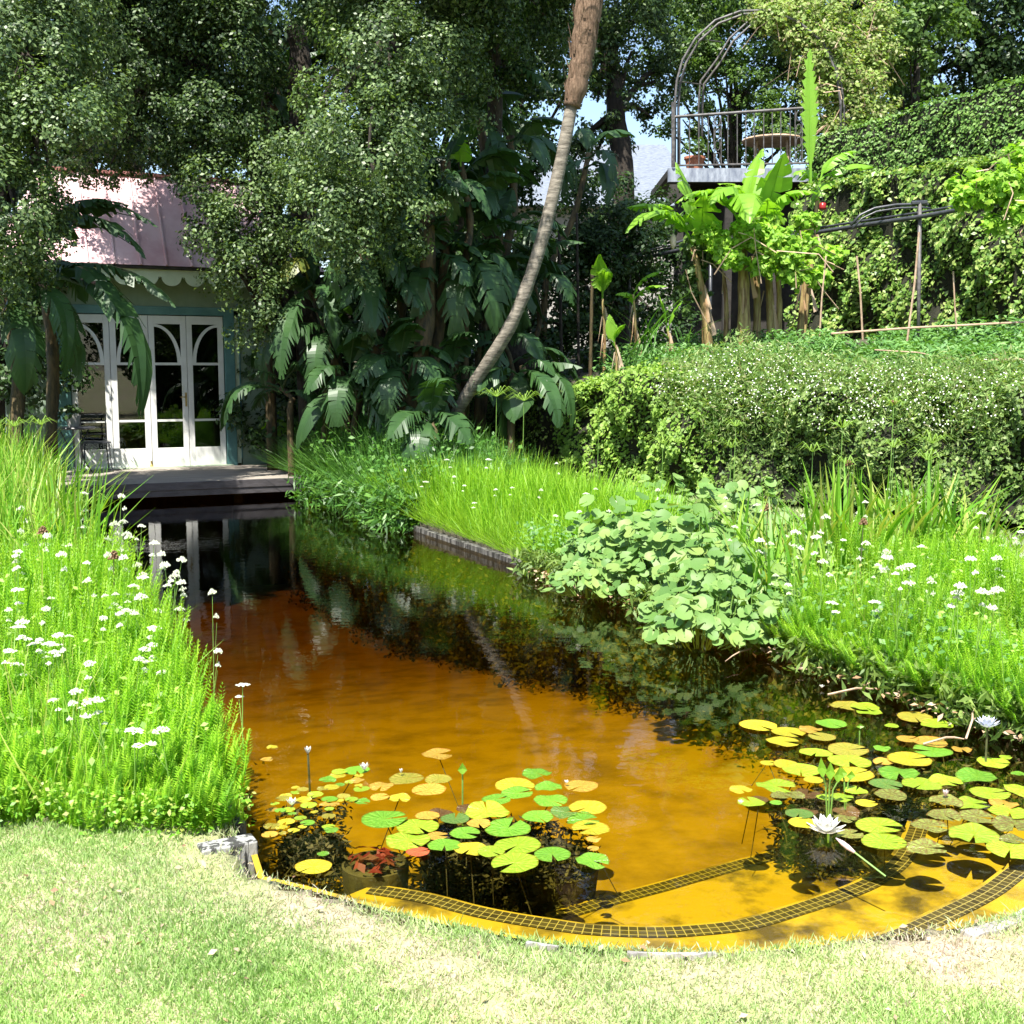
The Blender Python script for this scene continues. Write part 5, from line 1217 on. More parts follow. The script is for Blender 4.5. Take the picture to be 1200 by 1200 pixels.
def tree(blobs, trunk, label, leaf=.06, dens=2600, ncl=26, mat='canopy', tr=.16, name='evergreen_tree', cat_='tree', group=None, drape=.4, limbs=True):
    global NLEAF
    b = Vector(trunk[0]); b.z = float(hz(b.x, b.y)); root = plant(name, b, label, cat_, group)
    pts = [Vector((0, 0, -.2))]+[rel(root, p) for p in trunk[1:]]
    stem_mesh(pts, tr, tr*.5, 'bark', 'trunk', root, 9, .15, int(abs(b.x*10)))
    if limbs:
        mb = MB(); top = pts[-1]; mid = pts[len(pts)//2] if len(pts) > 2 else pts[0].lerp(pts[-1], .6)
        for (px, py, Y, rp) in blobs:
            c = rel(root, P(px, py, Y)); s = mid if rnd.random() < .5 else top
            mb.tube([s, s.lerp(c, .5)+Vector((0, 0, .2)), c], [tr*.35, tr*.22, tr*.08], 5)
        mb.build('branches', M['bark'], root)
    pos, Nn = crown_leaves(blobs, leaf, dens, ncl, drape); k = len(pos); NLEAF += k
    V, F, r = inst(LEAF_V, LEAF_F, frames(Nn, leaf*(.65+.7*RG.random(k))), pos-np.array(root.location))
    o = big_mesh('crown', V, F, M[mat], root, r); return root
# canopy trees in front; crown blobs above the view are added for their shade
tree([(30, 60, 14.5, 90), (60, 160, 14, 75), (-5, 240, 13.5, 75), (45, 290, 14, 45), (95, 110, 15, 65), (-50, 120, 14, 90), (70, 20, 15, 80), (-40, 330, 13.6, 60), (62, 225, 14.2, 40), (52, 255, 14, 42), (25, 310, 13.8, 45)], [P(-40, 560, 14.2), P(-30, 400, 14.2), P(10, 200, 14.4), P(30, 60, 14.6)], 'fine-leaved evergreen filling the top left corner of the garden', leaf=.055, ncl=30, mat='canopy_pale')
tree([(150, 50, 16.8, 85), (205, 120, 16.8, 75), (260, 50, 16.8, 75), (140, 150, 17.4, 48), (100, 175, 17.6, 38), (230, 160, 16.6, 50), (190, 20, 17, 90), (175, 184, 17.2, 34), (130, 192, 17.3, 30), (90, 200, 17.4, 26), (205, 200, 17, 26), (225, 195, 16.7, 34), (265, 130, 16.6, 60), (200, -60, 17, 120), (80, -40, 16.4, 80)], [P(345, 560, 19.9), P(335, 330, 19), P(290, 180, 17.6), P(220, 60, 17)], 'dark evergreen spreading over the garden house roof', leaf=.055, ncl=30)
tree([(256, 212, 16.3, 50), (240, 240, 16.2, 34), (244, 280, 16.1, 30), (285, 270, 16.2, 48), (280, 320, 16.2, 36), (305, 345, 16.3, 38), (290, 388, 16.2, 26), (262, 255, 16.2, 40), (318, 250, 16.5, 50), (330, 190, 16.6, 45)], [P(315, 560, 19.8), P(325, 400, 18.6), P(322, 250, 17)], 'curtain of hanging evergreen foliage right of the pink roof', leaf=.055, ncl=34, mat='canopy_pale', drape=1.1, name='weeping_evergreen')
tree([(432, 175, 14.6, 78), (400, 250, 14.6, 68), (468, 240, 14.6, 52), (400, 130, 15, 55), (450, 55, 15.4, 75), (345, 180, 15.4, 38), (508, 60, 16, 55), (545, 110, 16.4, 40), (385, 10, 16, 50), (480, 120, 15, 55), (430, 300, 14.7, 36), (370, 215, 15, 45), (500, 190, 15.4, 40)], [P(455, 560, 19.5), P(445, 330, 18.5), P(430, 150, 16), P(450, 20, 15.6)], 'pale bulging evergreen crown in the middle over the strelitzias', leaf=.055, ncl=32, mat='canopy_pale')
tree([(560, 20, 17, 65), (610, 60, 18, 40), (640, 20, 18.5, 55), (520, -60, 16.6, 110), (400, -90, 16, 110), (620, -90, 18, 110), (545, 60, 17.5, 50), (505, -110, 13.8, 70), (540, -60, 15.5, 60)], [P(560, 560, 18.6), P(575, 300, 18.6), P(580, 100, 18.2), P(570, -20, 17.6)], 'evergreen at the top middle left of the palm trunk', leaf=.06, ncl=28)
# dark broken trunk high up left
r_ = plant('broken_trunk', P(352, 115, 17.6), 'dark broken tree trunk high between the canopy masses, with a pale side branch', 'tree trunk')
g = float(hz(r_.location.x, r_.location.y))
stem_mesh([Vector((.1, 0, g-r_.location.z-.1)), Vector((0, 0, -.4)), rel(r_, P(352, 70, 17.6)), rel(r_, P(346, 32, 17.6))], .2, .12, 'bark', 'trunk', r_, 10, .2, 9)
stem_mesh([rel(r_, P(355, 100, 17.6)), rel(r_, P(372, 92, 17.4)), rel(r_, P(392, 78, 17.4))], .05, .02, 'palmtrunk', 'branch', r_, 6, .1, 9)
# dark understorey behind the stems
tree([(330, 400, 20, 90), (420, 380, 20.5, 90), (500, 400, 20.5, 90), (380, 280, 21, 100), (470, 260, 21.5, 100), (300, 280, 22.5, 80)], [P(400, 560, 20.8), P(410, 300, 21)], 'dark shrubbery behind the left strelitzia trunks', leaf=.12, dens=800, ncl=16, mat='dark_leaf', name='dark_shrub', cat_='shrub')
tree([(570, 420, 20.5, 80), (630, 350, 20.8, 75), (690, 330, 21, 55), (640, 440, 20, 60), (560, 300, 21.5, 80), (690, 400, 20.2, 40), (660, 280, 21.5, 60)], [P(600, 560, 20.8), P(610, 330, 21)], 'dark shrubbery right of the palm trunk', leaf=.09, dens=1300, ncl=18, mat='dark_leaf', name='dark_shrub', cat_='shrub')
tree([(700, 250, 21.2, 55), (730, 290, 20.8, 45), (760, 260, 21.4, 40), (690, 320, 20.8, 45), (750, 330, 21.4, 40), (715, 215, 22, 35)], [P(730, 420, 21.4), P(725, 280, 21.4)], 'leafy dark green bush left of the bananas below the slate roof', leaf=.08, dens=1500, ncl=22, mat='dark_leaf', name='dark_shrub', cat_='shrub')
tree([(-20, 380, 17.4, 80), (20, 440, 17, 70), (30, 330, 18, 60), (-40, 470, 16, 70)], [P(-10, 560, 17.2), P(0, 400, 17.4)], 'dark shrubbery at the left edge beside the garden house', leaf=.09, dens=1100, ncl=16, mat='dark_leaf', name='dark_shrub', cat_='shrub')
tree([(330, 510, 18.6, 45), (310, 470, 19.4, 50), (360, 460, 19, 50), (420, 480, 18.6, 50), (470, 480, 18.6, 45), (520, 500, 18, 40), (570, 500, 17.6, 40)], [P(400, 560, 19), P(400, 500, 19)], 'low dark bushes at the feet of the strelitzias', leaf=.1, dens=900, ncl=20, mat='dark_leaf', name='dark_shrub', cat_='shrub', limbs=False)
# background trees
tree([(100, 80, 23, 130), (260, 120, 23, 120), (0, 20, 23, 60), (10, 160, 23, 100), (180, 230, 22.6, 60), (60, 220, 23, 80), (180, -60, 23, 150)], [P(150, 420, 23), P(160, 150, 23)], 'tall dark background tree behind the garden house', leaf=.13, dens=650, ncl=11, mat='dark_leaf', tr=.3)
tree([(420, 120, 23.5, 130), (540, 160, 23.5, 110), (560, 40, 23, 110), (620, 110, 24, 60), (400, -40, 23, 150), (480, 240, 23, 100), (610, 190, 24, 45)], [P(480, 420, 23.5), P(490, 150, 23.5)], 'tall dark background tree behind the strelitzia clump', leaf=.12, dens=700, ncl=12, mat='dark_leaf', tr=.3)
tree([(660, 60, 27, 75), (700, 120, 27, 55), (640, 150, 27, 45), (740, 60, 27.5, 65), (700, -20, 27, 100), (775, 30, 28, 60), (770, 95, 28, 38), (700, 180, 27.5, 40), (670, 190, 27.5, 35), (790, 70, 28.5, 40), (762, 136, 27.8, 20), (712, 158, 27.3, 28)], [P(735, 420, 27), P(730, 210, 27), P(722, 130, 27), P(715, 40, 27)], 'tall tree with a black trunk left of the iron arch', leaf=.1, dens=1000, ncl=16, mat='canopy', tr=.3)
tree([(800, 60, 29.5, 45), (850, 30, 30, 75), (900, 90, 30, 60), (825, 110, 29.3, 26), (835, 70, 29.3, 34), (870, 150, 30, 45), (800, 140, 30, 28), (940, 150, 30, 50), (850, -50, 30, 110), (815, 165, 30, 22), (790, 100, 30, 28), (850, 80, 29, 40), (880, 110, 29, 45), (910, 160, 29, 45), (780, 150, 30, 12), (860, 160, 29.5, 30)], [P(860, 300, 30), P(865, 120, 30)], 'feathery light-leaved tree seen through the iron arch', leaf=.1, dens=1000, ncl=14, mat='far_leaf', tr=.2)
tree([(960, 40, 31, 90), (1010, 110, 31, 70), (960, 130, 31, 60), (1000, -40, 31, 110)], [P(980, 300, 31), P(985, 110, 31)], 'dark tree directly behind the vine-covered arch', leaf=.13, dens=700, ncl=11, mat='dark_leaf', tr=.3)
tree([(1065, 30, 26, 60), (1080, 80, 26, 40), (1045, 60, 26.3, 40), (1100, 10, 26, 45)], [P(1075, 200, 26), P(1075, 60, 26)], 'bright broad-leaved tree right of the vine-covered arch', leaf=.12, dens=900, ncl=20, mat='far_leaf', tr=.12)
tree([(1120, 60, 28, 75), (1190, 50, 28, 75), (1240, 60, 28, 90), (1140, -30, 28, 90), (1080, 130, 29, 55), (1160, 100, 29, 50), (1100, 90, 28, 60), (1200, 0, 28, 90), (1060, 60, 29, 60), (1040, 130, 29, 50)], [P(1150, 250, 28.5), P(1150, 60, 28.5)], 'gloomy dark conifer behind the clipped hedge at top right', leaf=.12, dens=700, ncl=12, mat='dark_leaf', tr=.3)
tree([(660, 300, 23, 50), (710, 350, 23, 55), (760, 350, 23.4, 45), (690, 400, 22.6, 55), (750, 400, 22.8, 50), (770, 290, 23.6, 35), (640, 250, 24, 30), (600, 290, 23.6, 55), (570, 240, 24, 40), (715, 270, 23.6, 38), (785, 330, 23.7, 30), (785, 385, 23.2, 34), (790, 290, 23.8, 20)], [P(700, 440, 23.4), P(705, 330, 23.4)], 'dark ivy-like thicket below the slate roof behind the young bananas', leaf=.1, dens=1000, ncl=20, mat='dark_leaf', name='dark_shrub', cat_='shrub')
print('LEAVES', NLEAF)
# unseen trees behind the viewer, added to darken reflections in doors and water
def back_tree(x, y, h, label, i):
    root = plant('reflection_tree', (x, y, .05), label, 'tree'); stem_mesh([Vector((0, 0, -.1)), Vector((.1, 0, h*.4)), Vector((0, 0, h*.7))], .2, .1, 'bark', 'trunk', root, 8, .1, i)
    k = 9000; D = unit(RG.normal(size=(k, 3))); c = np.array([0, 0, h*.6]); lump = 1+.25*np.sin(D[:, 0]*6+i)*np.cos(D[:, 2]*5)
    pos = c+D*np.array([h*.42, h*.4, h*.42])*(.6+.45*RG.random((k, 1)))*lump[:, None]
    V, F, r = inst(LEAF_V, LEAF_F, frames(D+RG.normal(0, .5, (k, 3)), .2+.12*RG.random(k)), pos); big_mesh('crown', V, F, M['dark_leaf'], root, r)
for i, (x, y, h) in enumerate([(-11, -9, 7), (-5, -12, 8), (1, -13, 8.5), (7, -11, 7.5), (12.5, -8, 7)]):
    back_tree(x, y, h, ['leftmost', 'second from left', 'middle', 'second from right', 'rightmost'][i]+' dark tree in the unseen row added behind the viewer for reflections', i)
# thin background trunks
for i, (a, b, Y, r0, lb) in enumerate([((658, 420), (655, 270), 19, .035, 'thin pale sapling trunk right of the palm, leftmost of two'), ((678, 420), (676, 250), 19, .03, 'thin pale sapling trunk right of the palm, nearer the young bananas'), ((692, 430), (694, 320), 17.8, .035, 'thin brown sapling trunk beside the young banana')]):
    o = stem_mesh([P(*a, Y)-Vector((0, 0, .8)), P(*a, Y), P(*b, Y)], r0, r0*.7, 'bark' if i < 2 else 'strtrunk', 'sapling_trunk', None, 6, .1, i); tag(o, lb, 'sapling')

# ------------------------------------------------------------------ hedges and creeper walls
def hedge(name, line, z0, z1, thick, leaf, dens, mat, label, cat_='hedge', bump=.1, wave=None, ends=(True, True), gaps=0.):
    """line: ground points; z0/z1 per point; front face is the right-hand (camera) side"""
    L = [Vector(p) for p in line]; root = empty(name, (L[0].x, L[0].y, z0[0]), label=label, cat=cat_)
    segs = []; tot = 0
    for a, b in zip(L[:-1], L[1:]): segs.append((a, b, (b-a).length, tot)); tot += (b-a).length
    def at(s):
        for k, (a, b, l, t0) in enumerate(segs):
            if s <= t0+l or k == len(segs)-1:
                t = (s-t0)/l; p = a.lerp(b, t); d = (b-a).normalized(); return p, Vector((d.y, -d.x)), z0[k]+(z0[k+1]-z0[k])*t, z1[k]+(z1[k+1]-z1[k])*t
    def bmp(s, v): return bump*(math.sin(s*2.3+v*3.1)+.7*math.sin(s*5.1-v*4.3+1)+.5*math.sin(s*9.7+v*7)+.3*math.sin(s*17-v*13))
    # dark core added to block light, reads as shade between the leaves
    mb = MB(); ns = max(4, int(tot/.25)); nv = 6; V = []; F = []
    for i in range(ns+1):
        p, nn, a, b = at(tot*i/ns)
        prof = []
        for k in range(nv+1):
            t = k/nv; prof.append((thick/2-.05, a+(b-a-.06)*t))
        prof += [(-thick/2+.05, b-.06), (-thick/2+.05, a)]
        for k, (o_, z) in enumerate(prof):
            q = p+nn*(o_+(bmp(tot*i/ns, z) if k <= nv else 0)); V.append((q.x-root.location.x, q.y-root.location.y, z-root.location.z))
    m = nv+3
    for i in range(ns):
        for k in range(m-1): F.append((i*m+k, (i+1)*m+k, (i+1)*m+k+1, i*m+k+1))
    F += [tuple(range(m)), tuple(range(ns*m+m-1, ns*m-1, -1))]
    mb.add(V, F); mb.build('core', M['core'], root)
    hgt = sum(z1)/len(z1)-sum(z0)/len(z0); k = int(dens*tot*(hgt+thick)); pos = np.zeros((k, 3)); Nn = np.zeros((k, 3))
    for i in range(k):
        s = rnd.random()*tot; p, nn, a, b = at(s); q = rnd.random()*(hgt+thick)
        if rnd.random() < .04:   # ends
            e = rnd.random() < .5; s = 0 if e else tot; p, nn, a, b = at(s); d = Vector((-nn.y, nn.x))*(1 if e else -1)
            d = Vector((nn.y, -nn.x))*(1 if e else -1)
            q2 = p+nn*rnd.uniform(-thick/2, thick/2)+d*rnd.uniform(0, .1); pos[i] = (q2.x, q2.y, rnd.uniform(a, b)); Nn[i] = (d.x, d.y, .4); continue
        if q < hgt:
            t = q/hgt; z = a+(b-a)*t; rd = .0
            if t > .9: rd = -(t-.9)*1.2*thick*.5
            o_ = thick/2+bmp(s, z)+rnd.gauss(0, .035)+rd; q2 = p+nn*o_; pos[i] = (q2.x, q2.y, z); Nn[i] = (nn.x, nn.y, .55)
            if gaps and math.sin(s*3.7+z*1.2)+math.sin(s*8.1-z*2.3+2)+.7*math.sin(z*5.5+s) > 1.15 and rnd.random() < gaps: pos[i, 2] = a+.02
        else:
            o_ = rnd.uniform(-thick/2, thick/2); q2 = p+nn*o_; z = b+rnd.gauss(0, .04)+.06*math.sin(s*4.1+o_*6)-abs(o_/thick)*.1; pos[i] = (q2.x, q2.y, z); Nn[i] = (nn.x*.2, nn.y*.2, 1)
    V, F, r = inst(LEAF_V, LEAF_F, frames(Nn+RG.normal(0, .38, (k, 3)), leaf*(.6+.8*RG.random(k))), pos-np.array(root.location)); big_mesh('foliage', V, F, M[mat], root, r)
    return root
def lp(t):  # along the terrace foot
    L = [Vector(p) for p in HL]; d = t
    for a, b in zip(L[:-1], L[1:]):
        l = (b-a).length
        if d <= l: return a.lerp(b, d/l)
        d -= l
    return L[-1]
def off(p, d): # toward the terrace
    return p+Vector((.69, .725))*d
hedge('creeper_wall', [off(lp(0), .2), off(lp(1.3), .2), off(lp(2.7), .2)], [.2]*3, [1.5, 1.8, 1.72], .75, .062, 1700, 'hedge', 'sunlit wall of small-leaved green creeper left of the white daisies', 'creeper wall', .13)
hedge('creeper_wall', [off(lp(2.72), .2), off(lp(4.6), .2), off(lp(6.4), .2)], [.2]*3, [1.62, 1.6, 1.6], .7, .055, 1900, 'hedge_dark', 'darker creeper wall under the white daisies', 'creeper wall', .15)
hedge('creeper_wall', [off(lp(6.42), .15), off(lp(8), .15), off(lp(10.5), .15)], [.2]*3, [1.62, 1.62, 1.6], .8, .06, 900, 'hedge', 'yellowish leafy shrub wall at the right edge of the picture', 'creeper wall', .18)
hedge('dark_hedge', [Vector((-1.1, 20.2)), Vector((-.2, 18.6)), Vector((.62, 17.1))], [.2]*3, [1.75, 1.7, 1.6], .7, .055, 1300, 'hedge_dark', 'shaded dark hedge in the gap left of the creeper wall', 'hedge', .1)  # shade in the gap is put into the darker leaf colour
# ivy wall behind the pergola and the clipped hedge above it
def xy(p): return Vector((p.x, p.y))
iv = [xy(P(945, 390, 22.5)), xy(P(1080, 390, 20.5)), xy(P(1260, 390, 18))]
hedge('ivy_wall', iv, [1.9]*3, [P(0, 222, 22.5).z, P(0, 200, 20.5).z, P(0, 172, 18).z], .8, .09, 980, 'ivy', 'tall ivy covered wall behind the black pergola', 'ivy wall', .12, gaps=.6)
ch_ = [xy(P(965, 390, 24)), xy(P(1090, 390, 22.2)), xy(P(1270, 390, 19.6))]
hedge('clipped_hedge', ch_, [3.2]*3, [P(0, 168, 24).z, P(0, 130, 22.2).z, P(0, 82, 19.6).z], 1.4, .07, 850, 'clipped', 'neatly clipped hedge with sloping top above the ivy wall', 'hedge', .04)

hedge('creeper_wall', [off(lp(10.52), .15), off(lp(13.5), .15), off(lp(16.6), .15)], [.0]*3, [1.62, 1.62, 1.6], .8, .1, 300, 'hedge', 'unseen creeper wall added far to the right for green door reflections', 'creeper wall', .14)  # unseen stretch, added to give the door panes green to mirror
hedge('reflection_hedge', [Vector((14.5, 7)), Vector((17, 0)), Vector((15, -12))], [0]*3, [4.2, 4.5, 4.5], 1.2, .2, 260, 'dark_leaf', 'tall dark hedge added out of view to darken the door reflections', 'hedge', .2)  # unseen hedge, added to darken what the door panes mirror
# fleabane with many tiny daisies, on top of the wall
def fleabane(t, rad, hgt, dropn, label, k=2600, fl=170, mat='fleabane'):
    k = int(k*2.1); fl = int(fl*1.3)
    p = off(lp(t), .1); c = np.array([p.x, p.y, 1.62]); root = empty('fleabane_bush', tuple(c), label=label, cat='daisy bush', group='daisy bushes along the top of the creeper wall')
    D = unit(RG.normal(size=(k, 3))); pos = D*np.array([rad, rad*.75, hgt])*((.5+.6*RG.random(k))*(1+.22*np.sin(D[:, 0]*7+t)*np.cos(D[:, 2]*6)))[:, None]
    pos[:, 2] -= np.where(pos[:, 1] < 0, dropn*RG.random(k)**1.4, 0)
    L = unit(RG.normal(size=(k, 3))+np.array([0, 0, .6])); S = unit(np.cross(L, RG.normal(size=(k, 3))))
    R = np.stack([L*.085, S*.03, np.cross(L, S)*.05], -1); V, F, r = inst(LEAF_V, LEAF_F, R, pos); o = big_mesh('foliage', V, F, M[mat], root, r)
    D = unit(RG.normal(size=(fl, 3))); D[:, 1] = -np.abs(D[:, 1]); D[:, 2] = np.abs(D[:, 2])*.9
    pos = D*np.array([rad*1.15, rad*.95, hgt])*(.95+.15*RG.random((fl, 1))); pos[:, 2] -= dropn*RG.random(fl)**1.2
    a = [(0, 0, .1)]+[(.5*math.cos(i*math.pi/3), .5*math.sin(i*math.pi/3), 0) for i in range(6)]; f = [(0, 1+i, 1+(i+1) % 6) for i in range(6)]
    V, F, r = inst(a, f, frames(D+np.array([0, -.6, .4]), .013+.007*RG.random(fl)), pos); o = big_mesh('daisies', V, F, M['petal'], root, r); o['kind'] = 'stuff'
for a in [(2.1, .5, .4, .25, 'daisy bush farthest left, with brownish stems', 2000, 60), (2.95, .72, .58, .4, 'largest pale daisy bush rising highest above the wall', 3600, 200), (3.75, .6, .42, .5, 'daisy bush right of the largest one', 2800, 190), (4.5, .6, .34, .6, 'daisy bush spilling down the dark part of the wall', 2600, 200), (5.2, .6, .34, .55, 'daisy bush second from the right end', 2600, 190), (5.95, .6, .34, .5, 'daisy bush at the right end of the row', 2400, 150)]: fleabane(*a)
# flowers and low plants along the left top of the wall
def low_plants(name, fn, k, leaf, mat, hlo, hhi, label, cat_='ground cover'):
    X, Y = fn(k); n = len(X); b = hz(X, Y); V, F, r = inst([(-.5, 0, 0), (0, -.16, .1), (.5, 0, -.1), (0, .16, .1)], LEAF_F, frames(np.stack([RG.normal(0, .5, n), RG.normal(-.3, .5, n), np.ones(n)], -1), leaf*(.6+.8*RG.random(n))), np.stack([X, Y, np.maximum(b, 1.5)+hlo+RG.random(n)*(hhi-hlo)*(.6+.4*np.sin(X*3+Y*2))], -1))
    tag(big_mesh(name, V, F, M[mat], rv=r), label, cat_, kind='stuff')
def bandf(t0, t1, d0, d1):
    def f(k):
        T = t0+RG.random(k)*(t1-t0); D = d0+RG.random(k)*(d1-d0); p = np.array([tuple(lp(t)) for t in T]); return p[:, 0]+.69*D, p[:, 1]+.725*D
    return f
low_plants('terrace_vegetables', bandf(2.6, 9.5, .9, 5.5), 26000, .11, 'veg', .0, .36, 'blue-green leafy vegetable bed on the terrace behind the daisies')
low_plants('terrace_herbs', bandf(.0, 3.0, .3, 3.2), 16000, .08, 'veg', .0, .5, 'mixed herbs along the terrace edge before the bananas')
# strappy leaves left of the bananas
def strappy(px, py, Y, k, h, label):
    b = P(px, py, Y); X = RG.normal(0, .08, k); Yy = RG.normal(0, .08, k); TV, TF = blade_t(.95, .012, 6)
    V, F, r = inst(TV, TF, upframes(k, h*(.7+.4*RG.random(k)), .28), np.stack([X, Yy, np.zeros(k)], -1)); o = big_mesh('strappy_plant', V, F, M['iris_dark'], rv=r); o.location = b; tag(o, label, 'plant', 'strappy plants on the terrace')
strappy(758, 425, 16.6, 16, 1.0, 'arching strappy leaves left of the low banana sucker'); strappy(738, 428, 16.3, 12, .8, 'arching strappy leaves farthest left on the terrace edge'); strappy(800, 420, 16.9, 12, .8, 'arching strappy leaves beside the left banana trunk')

# ------------------------------------------------------------------ pergola, canes
perg = empty('iron_pergola', P(940, 400, 19), label='curved black iron pergola rail on thin posts across the terrace', cat='pergola')
def pr(p): return rel(perg, p)
BP = [(1230, 228, 15.3), (1200, 233, 15.6), (1140, 243, 16.4), (1078, 254, 17.0), (1010, 264, 17.8), (940, 275, 18.6), (868, 283, 19.4), (800, 292, 20.4), (738, 306, 21.2), (700, 313, 21.6)]
mb = MB(); mb.tube([pr(P(*b)) for b in BP], .032, 8); mb.tube([pr(P(b[0], b[1]-5, b[2]+.25)) for b in BP], .018, 6); mb.build('rail', M['iron'], perg, True)
mb = MB(); A = [(997, 264), (1008, 252), (1025, 244), (1050, 240), (1078, 239), (1088, 240)]
mb.tube([pr(P(a, b, 17.4)) for a, b in A], .022, 6); mb.tube([pr(P(a+2, b+4, 17.7)) for a, b in A], .016, 6); mb.build('arched_bar', M['iron'], perg, True)
mb = MB(); A = [(738, 302), (760, 293), (785, 287), (806, 280)]; mb.tube([pr(P(a, b, 20.6)) for a, b in A], .02, 6); mb.build('arched_bar', M['iron'], perg, True)
for (x, y0, y1, Y) in ((1078, 238, 402, 17.05), (940, 268, 400, 18.65), (833, 290, 402, 19.9), (738, 300, 425, 21.1), (1225, 228, 400, 15.3)):
    mb = MB(); a = P(x, y0, Y); b = P(x-1, y1, Y); mb.tube([pr(a), pr(b)-Vector((0, 0, .4))], .028, 8); o = mb.build('post', M['greyiron'] if x in (1078, 738) else M['iron'], perg, True)
    mb = MB(); mb.tube([pr(a)-Vector((.12, 0, 0)), pr(a)+Vector((.1, 0, .01))], .03, 6); mb.build('bracket', M['iron'], o)
def cane(pts, Y, r, label, cat_='cane', mat='cane', grp='garden canes on the terrace'):
    mb = MB(); mb.tube([P(a, b, Y) for a, b in pts], r, 6); tag(mb.build('garden_cane', M[mat]), label, cat_, grp)
cane([(1004, 300), (1008, 340), (1011, 398)], 16.6, .014, 'upright cane nearest left of the grey pergola post')
cane([(1077, 272), (1072, 330), (1063, 400)], 16.4, .015, 'longest cane leaning beside the grey pergola post')
cane([(968, 300), (963, 350), (960, 402)], 16.8, .012, 'upright cane farthest left, near the last banana trunk')
cane([(1117, 318), (1119, 360), (1121, 385)], 16.4, .011, 'short thin cane right of the grey pergola post')
cane([(974, 391), (1070, 384), (1210, 377)], 16.0, .014, 'long horizontal cane rail over the vegetable bed')
cane([(1155, 422), (1215, 421)], 13.5, .012, 'short lower horizontal cane at the right edge')
cane([(1025, 410), (1075, 413), (1110, 420)], 14.6, .008, 'thin fallen cane lying in the vegetable bed')
o = empty('red_lantern', P(964, 242, 18.4), label='small red lantern hanging above the pergola rail near the bananas', cat='lantern')
mb = MB(); mb.lathe([(.02, .06), (.05, .05), (.055, -.02), (.05, -.05), (0, -.05)], n=14); mb.build('body', M['red'], o, True)
mb = MB(); mb.tube([(0, 0, .08), (-.02, 0, .2), (-.08, 0, .3)], .006, 4); mb.build('hook', M['iron'], o)

def vine(name, blobs, k, leaf, mat, label, parent_loc, stems=0):
    root = empty(name, parent_loc, label=label, cat='climbing plant'); pos, Nn = [], []
    tot = sum(b[3]**2 for b in blobs)
    for (px, py, Y, rp) in blobs:
        m = int(k*rp**2/tot); c = np.array(P(px, py, Y)); R = rp*Y/FPX; D = unit(RG.normal(size=(m, 3))); lump = 1+.35*np.sin(D[:, 0]*7+px)*np.cos(D[:, 2]*6+py)
        pos.append(c+D*(R*(.35+.7*RG.random(m))*lump)[:, None]*np.array([1.1, .8, .85])); Nn.append(D*.6+np.array([0, -.4, .6])+RG.normal(0, .5, (m, 3)))
    pos = np.concatenate(pos); Nn = np.concatenate(Nn); V, F, r = inst(LEAF_V, LEAF_F, frames(Nn, leaf*(.6+.8*RG.random(len(pos)))), pos-np.array(parent_loc)); big_mesh('foliage', V, F, M[mat], root, r)
    if stems:
        mb = MB(); r = random.Random(k)
        for i in range(stems):
            b = r.choice(blobs); a = P(b[0]+r.gauss(0, b[3]*.4), b[1]+r.gauss(0, b[3]*.5), b[2]-.2); q = a+Vector((r.gauss(0, .35), r.gauss(0, .2), -r.random()*.9)); m_ = a.lerp(q, .5)+Vector((r.gauss(0, .12), 0, .1)); mb.tube([rel(root, a), rel(root, m_), rel(root, q)], .009, 3, False)
        mb.build('stems', M['cane'], root)
    return root
vine('grape_vine', [(1150, 225, 15.8, 22), (1185, 215, 15.6, 28), (1130, 235, 16, 16), (1200, 245, 15.5, 22), (1165, 262, 15.7, 14), (1210, 190, 15.8, 26), (1120, 215, 16.2, 10), (1140, 205, 16, 10), (1190, 180, 15.9, 14)], 2600, .11, 'vine', 'bright grape vine on the right end of the pergola rail', P(1225, 228, 15.3), 8)
vine('grape_vine', [(880, 275, 17.0, 20), (910, 285, 17.0, 22), (850, 290, 17.0, 16), (945, 290, 17.2, 16), (975, 300, 17.2, 13), (895, 310, 17, 16), (930, 320, 17, 18), (960, 325, 17.1, 13), (830, 275, 17.2, 14), (900, 262, 17.2, 14), (865, 268, 17, 10), (945, 260, 17.4, 14), (925, 300, 16.9, 15), (860, 305, 16.9, 14)], 7600, .10, 'vine', 'yellow-green grape vine tangled through the banana stems', P(935, 400, 18.6), 12)
vine('grape_vine', [(817, 290, 17.6, 17), (815, 320, 17.6, 15), (818, 345, 17.6, 12), (835, 300, 17.6, 14), (805, 365, 17.6, 6)], 1700, .09, 'far_leaf', 'darker vine column hanging below the left banana', P(833, 402, 18), 5)
# ------------------------------------------------------------------ balcony with arch
BY = 24.0
bal = empty('balcony', P(865, 210, BY), label='raised timber balcony with iron railing above the banana plants', cat='balcony')
def bb(name, lo, hi, mat, bevel=0, parent=bal):
    mb = MB(); mb.box(rel(bal, lo), rel(bal, hi)); o = mb.build(name, M[mat], parent)
    return o
a = P(783, 213, BY); b = P(955, 197, BY)
bb('floor_beam', (a.x, BY, a.z), (b.x, BY+.12, b.z), 'bluebeam'); bb('floor', (a.x, BY+.122, b.z-.14), (b.x+.6, BY+3, b.z-.01), 'darkwood')
bb('dark_void_backing', (a.x+.35, BY+1.4, 1.6), (b.x+.3, BY+1.6, b.z-.145), 'darkwood')  # added dark sheet, stands in for the gloom under the balcony
for px in (792, 850, 905, 950):
    c = P(px, 213, BY+.3); bb('support_post', (c.x, BY+.25, 1.7), (c.x+.16, BY+.41, a.z-.005), 'darkwood')
